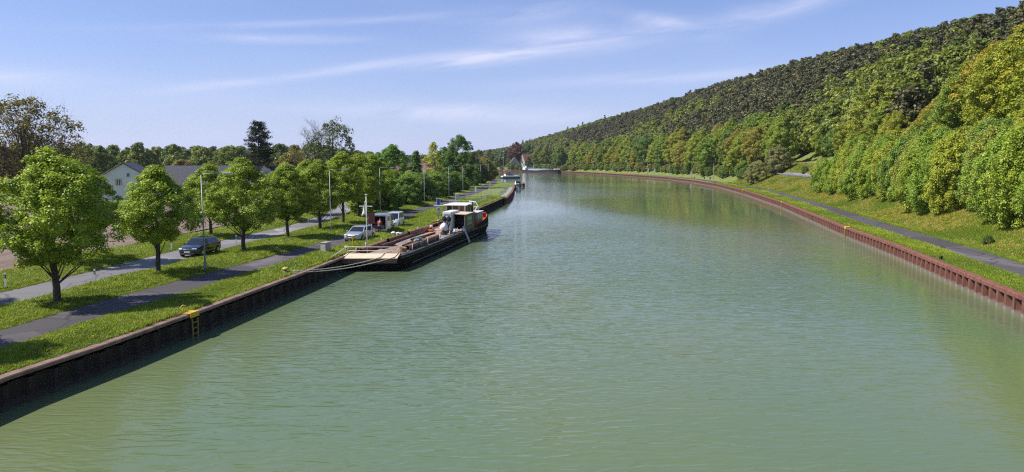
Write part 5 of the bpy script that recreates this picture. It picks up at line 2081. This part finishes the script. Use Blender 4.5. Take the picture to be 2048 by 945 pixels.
on_barge('grey_tarp', MB().ball((0, 0, .3), .6, 12, 7, (.75, 1.5, .75), .22), mat('grey_tarp', (.20, .22, .22), .7, var=.35, scale=3), 'crumpled grey tarpaulin over the pipe near the bow', 'tarpaulin', 1.6, 8.0, 1.3, smooth=False)
on_barge('pale_bundle', MB().ball((0, 0, .2), .34, 10, 6, (1, 1.2, .8), .2), mat('pale_blue_cloth', (.42, .47, .52), .8, var=.2), 'pale blue grey bundle beside the cable heap', 'bundle', 1.95, 20.2, 1.27)
on_barge('orange_rags', MB().ball((0, 0, .12), .28, 9, 5, (1.4, 1, .6), .3), mat('salmon', (.55, .25, .16), .8, var=.25), 'salmon orange rags by the shelter opening', 'rags', 2.0, 21.6, 1.27)
on_barge('white_bundle', MB().ball((0, 0, .16), .3, 9, 5, (1.3, 1, .7), .25), WHITE, 'small white bundle by the shelter post', 'bundle', 2.2, 22.2, 1.27)
g = empty('orange_winch', bw(-1.5, 22.0, 1.25), BG_RZ)
g.scale = (.62, .85, .52)
tag(g, 'orange and red winch with a white drum on the quay side of the barge', 'winch')
MB().box((0, 0, .18), (1.0, 2.0, .14)).build('base_frame', ORANGE, g)
for x in (-.42, .42):
    MB().box((x, .2, .55), (.1, 1.0, .7), taper=.6).build('side_frame', RED, g)
MB().tube([(-.4, .2, .65), (.4, .2, .65)], .28, 12).build('drum', RUST_D, g, smooth=True)
MB().lathe([(.28, 0), (.3, .1), (.22, .28), (.05, .32)], (-.2, .9, .85)).build('white_drum_cover', OFFWHITE, g, smooth=True)
MB().box((.1, -.7, .35), (.7, .5, .2)).build('motor_housing', ORANGE, g, bevel=.03)
# ladder hung over the side, red crate at the stern
p0 = bw(2.45, 21.9, 1.9)
al = empty('boarding_ladder', p0, BG_RZ)
tag(al, 'aluminium ladder hung over the water side of the barge', 'ladder')
for y in (-.22, .22):
    MB().tube([(0, y, 0), (.75, y, -1.85)], .035, 6).build('stile', CHROME, al)
for k in range(7):
    t = (k + .5) / 7
    MB().tube([(.75 * t, -.22, -1.85 * t), (.75 * t, .22, -1.85 * t)], .025, 6).build('rung', CHROME, al)
rc = empty('red_crate', bw(1.55, 35.6, 1.85), BG_RZ)
tag(rc, 'bright red box standing at the barge stern', 'box')
MB().box((0, 0, .3), (.9, .8, .62)).build('case', RED, rc, bevel=.03)
MB().box((0, 0, .64), (.98, .88, .07)).build('lid', RED, rc, bevel=.02)
for x in (-.3, .3):
    MB().box((x, -.42, .35), (.06, .03, .4)).build('strap', BLACKP, rc)
MB_ = bw(.95, -.1, 1.25)
rope('mooring_rope', bw(.95, -.25, 1.24), (-15.75, 50.6, 1.42), .25, 'upper pale mooring rope from the barge bow to the left quay')
rope('mooring_rope', bw(2.1, .0, 1.24), (-15.7, 50.3, 1.36), .30, 'lower pale mooring rope from the barge bow to the left quay')
rope('mooring_rope', bw(-2.5, .2, 1.9), (-16.0, 50.8, 1.36), .35, 'yellowish rope slung from the barge rail along the quay edge', .035)

# ------------------------------------------------------------------ other boats
HULLRED = mat('hull_red_brown', (.055, .026, .022), .6, var=.3, scale=.5)
HATCH = mat('hatch_grey', (.50, .54, .58), .5, .2, var=.12, scale=.5)


def freighter():
    a, b = Vector((36.0, 548, 0)), Vector((11.5, 628, 0))
    d = b - a
    r = empty('moored_freighter', a, math.atan2(d.y, d.x) - math.pi / 2)
    tag(r, 'long dark freighter with grey hatch covers moored at the far right bank', 'ship')
    L, hw = d.length, 4.4
    S = [(0, .6), (1.5, 2.2), (4, 3.6), (8, hw), (L * .5, hw), (L - 8, hw), (L - 3, hw * .9), (L, hw * .6)]
    for nm, z0, z1, m in (('hull', -.5, 1.1, HULLRED), ('topsides', 1.1, 2.2, BLACKP)):
        rings = []
        for u, w in S:
            up = 1.2 if (u < 9 and nm == 'topsides') else 0
            rings.append([(w * .96, u, z0), (w, u, z1 + up), (-w, u, z1 + up), (-w * .96, u, z0)])
        MB().loft(rings).build(nm, m, r)
    MB().box((0, 4.5, 3.55), (5, 4, .5), taper=.7).build('foredeck', OFFWHITE, r, bevel=.1)
    MB().box((0, (L - 20) / 2 + 6, 2.6), (7.0, L - 30, .9)).build('coaming', HATCH, r)
    n = 11
    for k in range(n):
        w = (L - 31) / n
        MB().box((0, 6.6 + (L - 20) / 2 - (L - 31) / 2 + w * (k + .5) - .6, 3.2 + .12 * (k % 2)), (7.3, w - .35, .32)).build('hatch_cover', HATCH, r, bevel=.05)
    MB().box((0, L - 6.5, 3.3), (6.4, 7.5, 2.2)).build('deckhouse', WHITE, r, bevel=.1)
    w = MB().box((0, L - 9.0, 5.1), (4.6, 3.2, 1.6)).build('wheelhouse', WHITE, r, bevel=.1)
    MB().box((0, L - 10.62, 5.3), (4.0, .05, .8)).build('window', GLASS, w)
    MB().box((0, L - 9.0, 5.98), (5.2, 3.8, .15)).build('wheelhouse_roof', DGREY, w)
    MB().tube([(0, L * .72, 3), (0, L * .72, 8.5)], .08, 6).build('mast', WHITE, r)


freighter()


def yacht():
    r = empty('motor_yacht', (-5.6, 396, 0), R(-68))
    tag(r, 'white motor yacht with red canopy and dark blue bow at the left bank', 'boat')
    L, hw = 11.0, 1.75
    S = [(0, 1.55), (2, hw), (6, hw), (8.5, 1.35), (10.2, .6), (11, .1)]
    for nm, z0, z1, k0, k1, m in (('lower_hull', -.4, .75, .8, .96, mat('navy_hull', (.02, .03, .09), .35, var=.1)), ('upper_hull', .75, 1.45, .96, 1.0, WHITE)):
        rings = []
        for u, w in S:
            rise = .55 * max(0, (u - 5) / 6) ** 1.5
            rings.append([(w * k0, u - (.5 if z0 < 0 and u > 9 else 0), z0), (w * k1, u, z1 + rise), (-w * k1, u, z1 + rise), (-w * k0, u - (.5 if z0 < 0 and u > 9 else 0), z0)])
        MB().loft(rings).build(nm, m, r)
    c = MB().box((0, 3.9, 2.1), (2.7, 4.6, 1.3), taper=.88).build('saloon', WHITE, r, bevel=.1)
    for s in (-1, 1):
        for u in (2.5, 3.9, 5.2):
            MB().box((s * 1.3, u, 2.2), (.08, 1.0, .5)).build('window', GLASS, c)
    MB().box((0, 6.15, 2.25), (2.2, .08, .7)).build('windscreen', GLASS, c)
    MB().box((0, 3.2, 3.0), (2.6, 3.6, .5), taper=.8).build('red_cover', RED, r, bevel=.08)
    MB().box((0, 3.2, 4.2), (2.7, 4.2, .12)).build('canopy_top', CREAM, r, bevel=.04)
    for x in (-1.2, 1.2):
        for u in (1.4, 5.0):
            MB().tube([(x, u, 2.8), (x, u, 4.2)], .04, 6).build('canopy_post', CHROME, r)
    for s in (-1, 1):
        MB().tube([(s * .3, 10.6, 2.5), (s * 1.3, 8.5, 2.4), (s * 1.5, 6.5, 2.2)], .03, 6).build('bow_rail', CHROME, r)
    MB().tube([(0, 1.6, 4.2), (0, 1.6, 7.0)], .04, 6).build('mast', WHITE, r)


yacht()


def small_boat():
    r = empty('small_boat', (2.5, 246, 0), R(8))
    r.scale = (1.35, 1.3, 1.6)
    tag(r, 'small white motor boat moored before the little jetty on the left', 'boat')
    S = [(0, .95), (1.5, 1.05), (3, .95), (4.3, .55), (5.0, .08)]
    MB().loft([[(w * .75, u, -.25), (w, u, .7 + .04 * u), (-w, u, .7 + .04 * u), (-w * .75, u, -.25)] for u, w in S]).build('hull', WHITE, r)
    MB().loft([[(w * 1.02, u, .62 + .04 * u), (w * 1.02, u, .74 + .04 * u), (-w * 1.02, u, .74 + .04 * u), (-w * 1.02, u, .62 + .04 * u)] for u, w in S]).build('gunwale', DGREY, r)
    MB().box((0, 2.6, 1.15), (1.6, 1.6, .7), taper=.75).build('cuddy', WHITE, r, bevel=.08)
    MB().box((0, 1.82, 1.3), (1.2, .06, .5)).build('windscreen', GLASS, r)
    MB().box((.2, -.15, .6), (.35, .3, 1.0)).build('outboard_motor', BLACKP, r, bevel=.05)
    MB().box((-.3, .9, 1.0), (.9, .7, .3)).build('engine_cover', OFFWHITE, r, bevel=.05)


small_boat()

# ------------------------------------------------------------------ buildings
ROOF_DARK = mat('roof_dark', (.045, .048, .06), .6, var=.2, scale=2)
ROOF_GREY = mat('roof_grey', (.065, .065, .078), .85, var=.2, scale=2)
ROOF_BROWN = mat('roof_brown', (.18, .10, .075), .8, var=.25, scale=2)
ROOF_RED = mat('roof_red', (.22, .095, .065), .8, var=.25, scale=1)
WALL_WHITE = mat('wall_white', (.72, .72, .72), .85, var=.05, scale=.6)
WALL_PALE = mat('wall_pale', (.36, .34, .32), .85, var=.1, scale=.6)
WALL_BRICK = mat('wall_brick', (.22, .11, .08), .85, var=.2, scale=2)
SOLAR = mat('solar_panel', (.012, .014, .022), .2, var=.2, scale=1, spec=.6)


def house(name, loc, rzv, W, D, eave, ridge, wall, roof, label, windows=(), over=.4, ridge_caps=True):
    """gable end faces -Y; ridge runs along Y"""
    r = empty(name, loc, rzv)
    tag(r, label, 'house')
    hw = W / 2
    MB().prism([(-hw, -.3), (hw, -.3), (hw, eave), (0, ridge - .12), (-hw, eave)], 1, 0, D).build('wall', wall, r)
    ro = empty('roof')
    bpy.data.objects.remove(ro)
    k = (ridge - eave) / hw
    for s in (-1, 1):
        x1 = s * (hw + over)
        z1 = eave - k * over
        p = [Vector((0, -over, ridge)), Vector((0, D + over, ridge)), Vector((x1, D + over, z1)), Vector((x1, -over, z1))]
        o = slab(MB(), p if s > 0 else p[::-1], .16).build('roof', roof, r)
        n = int(D / .9)
        cor = MB()
        for i in range(n + 1):
            y = -over + (D + 2 * over) * i / n
            cor.tube([(s * .05, y, ridge + .03 + .02), (x1 * .99, y, z1 + .05)], .05, 4, cap=False)
        cor.build('roof_rib', roof, o)['kind'] = 'stuff'
    for x, z, w, h, st in windows:
        f = MB().box((x, -.03, z), (w + .3, .08, h + .3)).build('window_surround', mat('window_surround', (.62, .50, .36), .8) if st else wall, r)
        MB().box((x, -.055, z), (w, .06, h)).build('window', GLASS, f)
        nb = 3 if st else 1
        for i in range(nb):
            MB().box((x - w / 2 + w * (i + .5) / nb, -.095, z), (.10 if st else .08, .03, h)).build('window_bar', WHITE, f)
    return r


fh = house('farmhouse', (-81.8, 150, LAND_Z), R(14), 12.8, 9, 3.8, 7.7, WALL_WHITE, ROOF_DARK, 'white gabled farmhouse with dark roof behind the lindens',
           ((-1.0, 3.7, 1.0, 1.15, True), (.9, 5.2, .5, .7, False)))
bn = house('barn', (-79, 164, LAND_Z), R(-76), 11, 26, 2.9, 7.0, WALL_BRICK, ROOF_GREY, 'long grey roofed barn with solar panels behind the farmhouse')
for i in range(6):
    hw_, k_ = 5.5, (7.0 - 2.9) / 5.5
    y0, y1 = 11.6 + i * 2.0, 13.5 + i * 2.0
    p = [Vector((x, y, 7.0 - k_ * x + .16)) for x, y in ((.35, y0), (2.7, y0), (2.7, y1), (.35, y1))]
    slab(MB(), p, .05).build('solar_panel', SOLAR, bn)
house('shed', (-94, 152, LAND_Z), R(14), 7, 8, 3.6, 5.9, WALL_BRICK, ROOF_GREY, 'grey roofed shed left of the farmhouse gable')
house('brick_house', (-36.5, 186, LAND_Z), R(-82), 9, 17, 4.6, 7.6, WALL_BRICK, ROOF_BROWN, 'low brown roofed brick house behind the thicket', ())
house('pale_house', (-35.5, 232, LAND_Z), R(-8), 8, 9, 5.5, 9.4, WALL_WHITE, ROOF_GREY, 'pale house gable peeping between the pointed trees', ((0, 5.8, 1.0, 1.2, False),))
for x, y, a, W, D, e, rd, wl, rf, lab in ((3.4, 722, R(10), 9, 10, 5.0, 10.2, WALL_PALE, ROOF_GREY, 'grey gabled house with white walls at the far end of the canal'),
                                          (10.5, 735, R(-60), 10, 16, 7.0, 13.5, WALL_PALE, ROOF_RED, 'red roofed house half hidden by trees at the far end'),
                                          (-10.5, 760, R(20), 8, 10, 9, 13, mat('mauve_wall', (.30, .25, .27), .8), ROOF_GREY, 'tall mauve grey house left of the copper beech')):
    house('village_house', (x, y, rz(x, y)), a, W, D, e, rd, wl, rf, lab, ((0, e * .7, 1.6, 1.6, False), (-2.4, e * .35, 1.2, 1.4, False), (2.4, e * .35, 1.2, 1.4, False)), .5)
ms = empty('signal_mast', (-8.3, 695, LAND_Z))
tag(ms, 'thin tall mast with white lights beside the copper beech', 'mast')
MB().tube([(0, 0, 0), (0, 0, 25)], [.22, .08], 8).build('pole', GALV, ms)
for z in (12, 18):
    MB().box((0, -.3, z), (1.6, .4, .7)).build('light_box', WHITE, ms, bevel=.05)
MB().tube([(0, 0, 18), (4.0, 0, 20)], .08, 6).build('yard_arm', GALV, ms)

# ------------------------------------------------------------------ labels: count the look-alikes from the left
def ordinal(n):
    return '%d%s' % (n, 'th' if 10 < n % 100 < 14 else {1: 'st', 2: 'nd', 3: 'rd'}.get(n % 10, 'th'))


def count_from_left(group, base):
    m = [o for o in COL.objects if o.parent is None and o.get('group') == group]
    m.sort(key=lambda o: o.location.x / max(o.location.y, 1.0))
    for i, o in enumerate(m):
        o['label'] = '%s, %s from the left' % (base, ordinal(i + 1))


for g_, b_ in (('front row of slope shrubs', 'tall bright green shrub in the front row on the right slope'),
               ('second row of slope shrubs', 'green shrub in the second row on the right slope'),
               ('tall trees above the right shrubs', 'tall yellow green tree above the right shrubs'),
               ('woodland edge along the bend', 'broad leafed tree at the wooded hill foot'),
               ('bushes under the woodland edge', 'low bush below the far right woodland edge'),
               ('thicket left of the towpath', 'green bush in the thicket left of the towpath'),
               ('bushes before the far houses', 'bush on the far bank at the canal end'),
               ('trees round the far houses', 'green tree among the far houses')):
    count_from_left(g_, b_)

# ------------------------------------------------------------------ air
hz = MB()
hz.box((-2600, 1650, 57), (7800, 3600, 118))
ho = hz.build('haze', None)
hm = bpy.data.materials.new('haze')
hm.use_nodes = True
hm.node_tree.nodes.clear()
pv = hm.node_tree.nodes.new('ShaderNodeVolumePrincipled')
pv.inputs['Color'].default_value = (.86, .90, 1.0, 1)
pv.inputs['Density'].default_value = .00007
pv.inputs['Anisotropy'].default_value = .3
ou = hm.node_tree.nodes.new('ShaderNodeOutputMaterial')
hm.node_tree.links.new(pv.outputs[0], ou.inputs['Volume'])
ho.data.materials.clear()
ho.data.materials.append(hm)
tag(ho, 'faint pale haze filling the air over the canal', 'haze', kind='stuff')
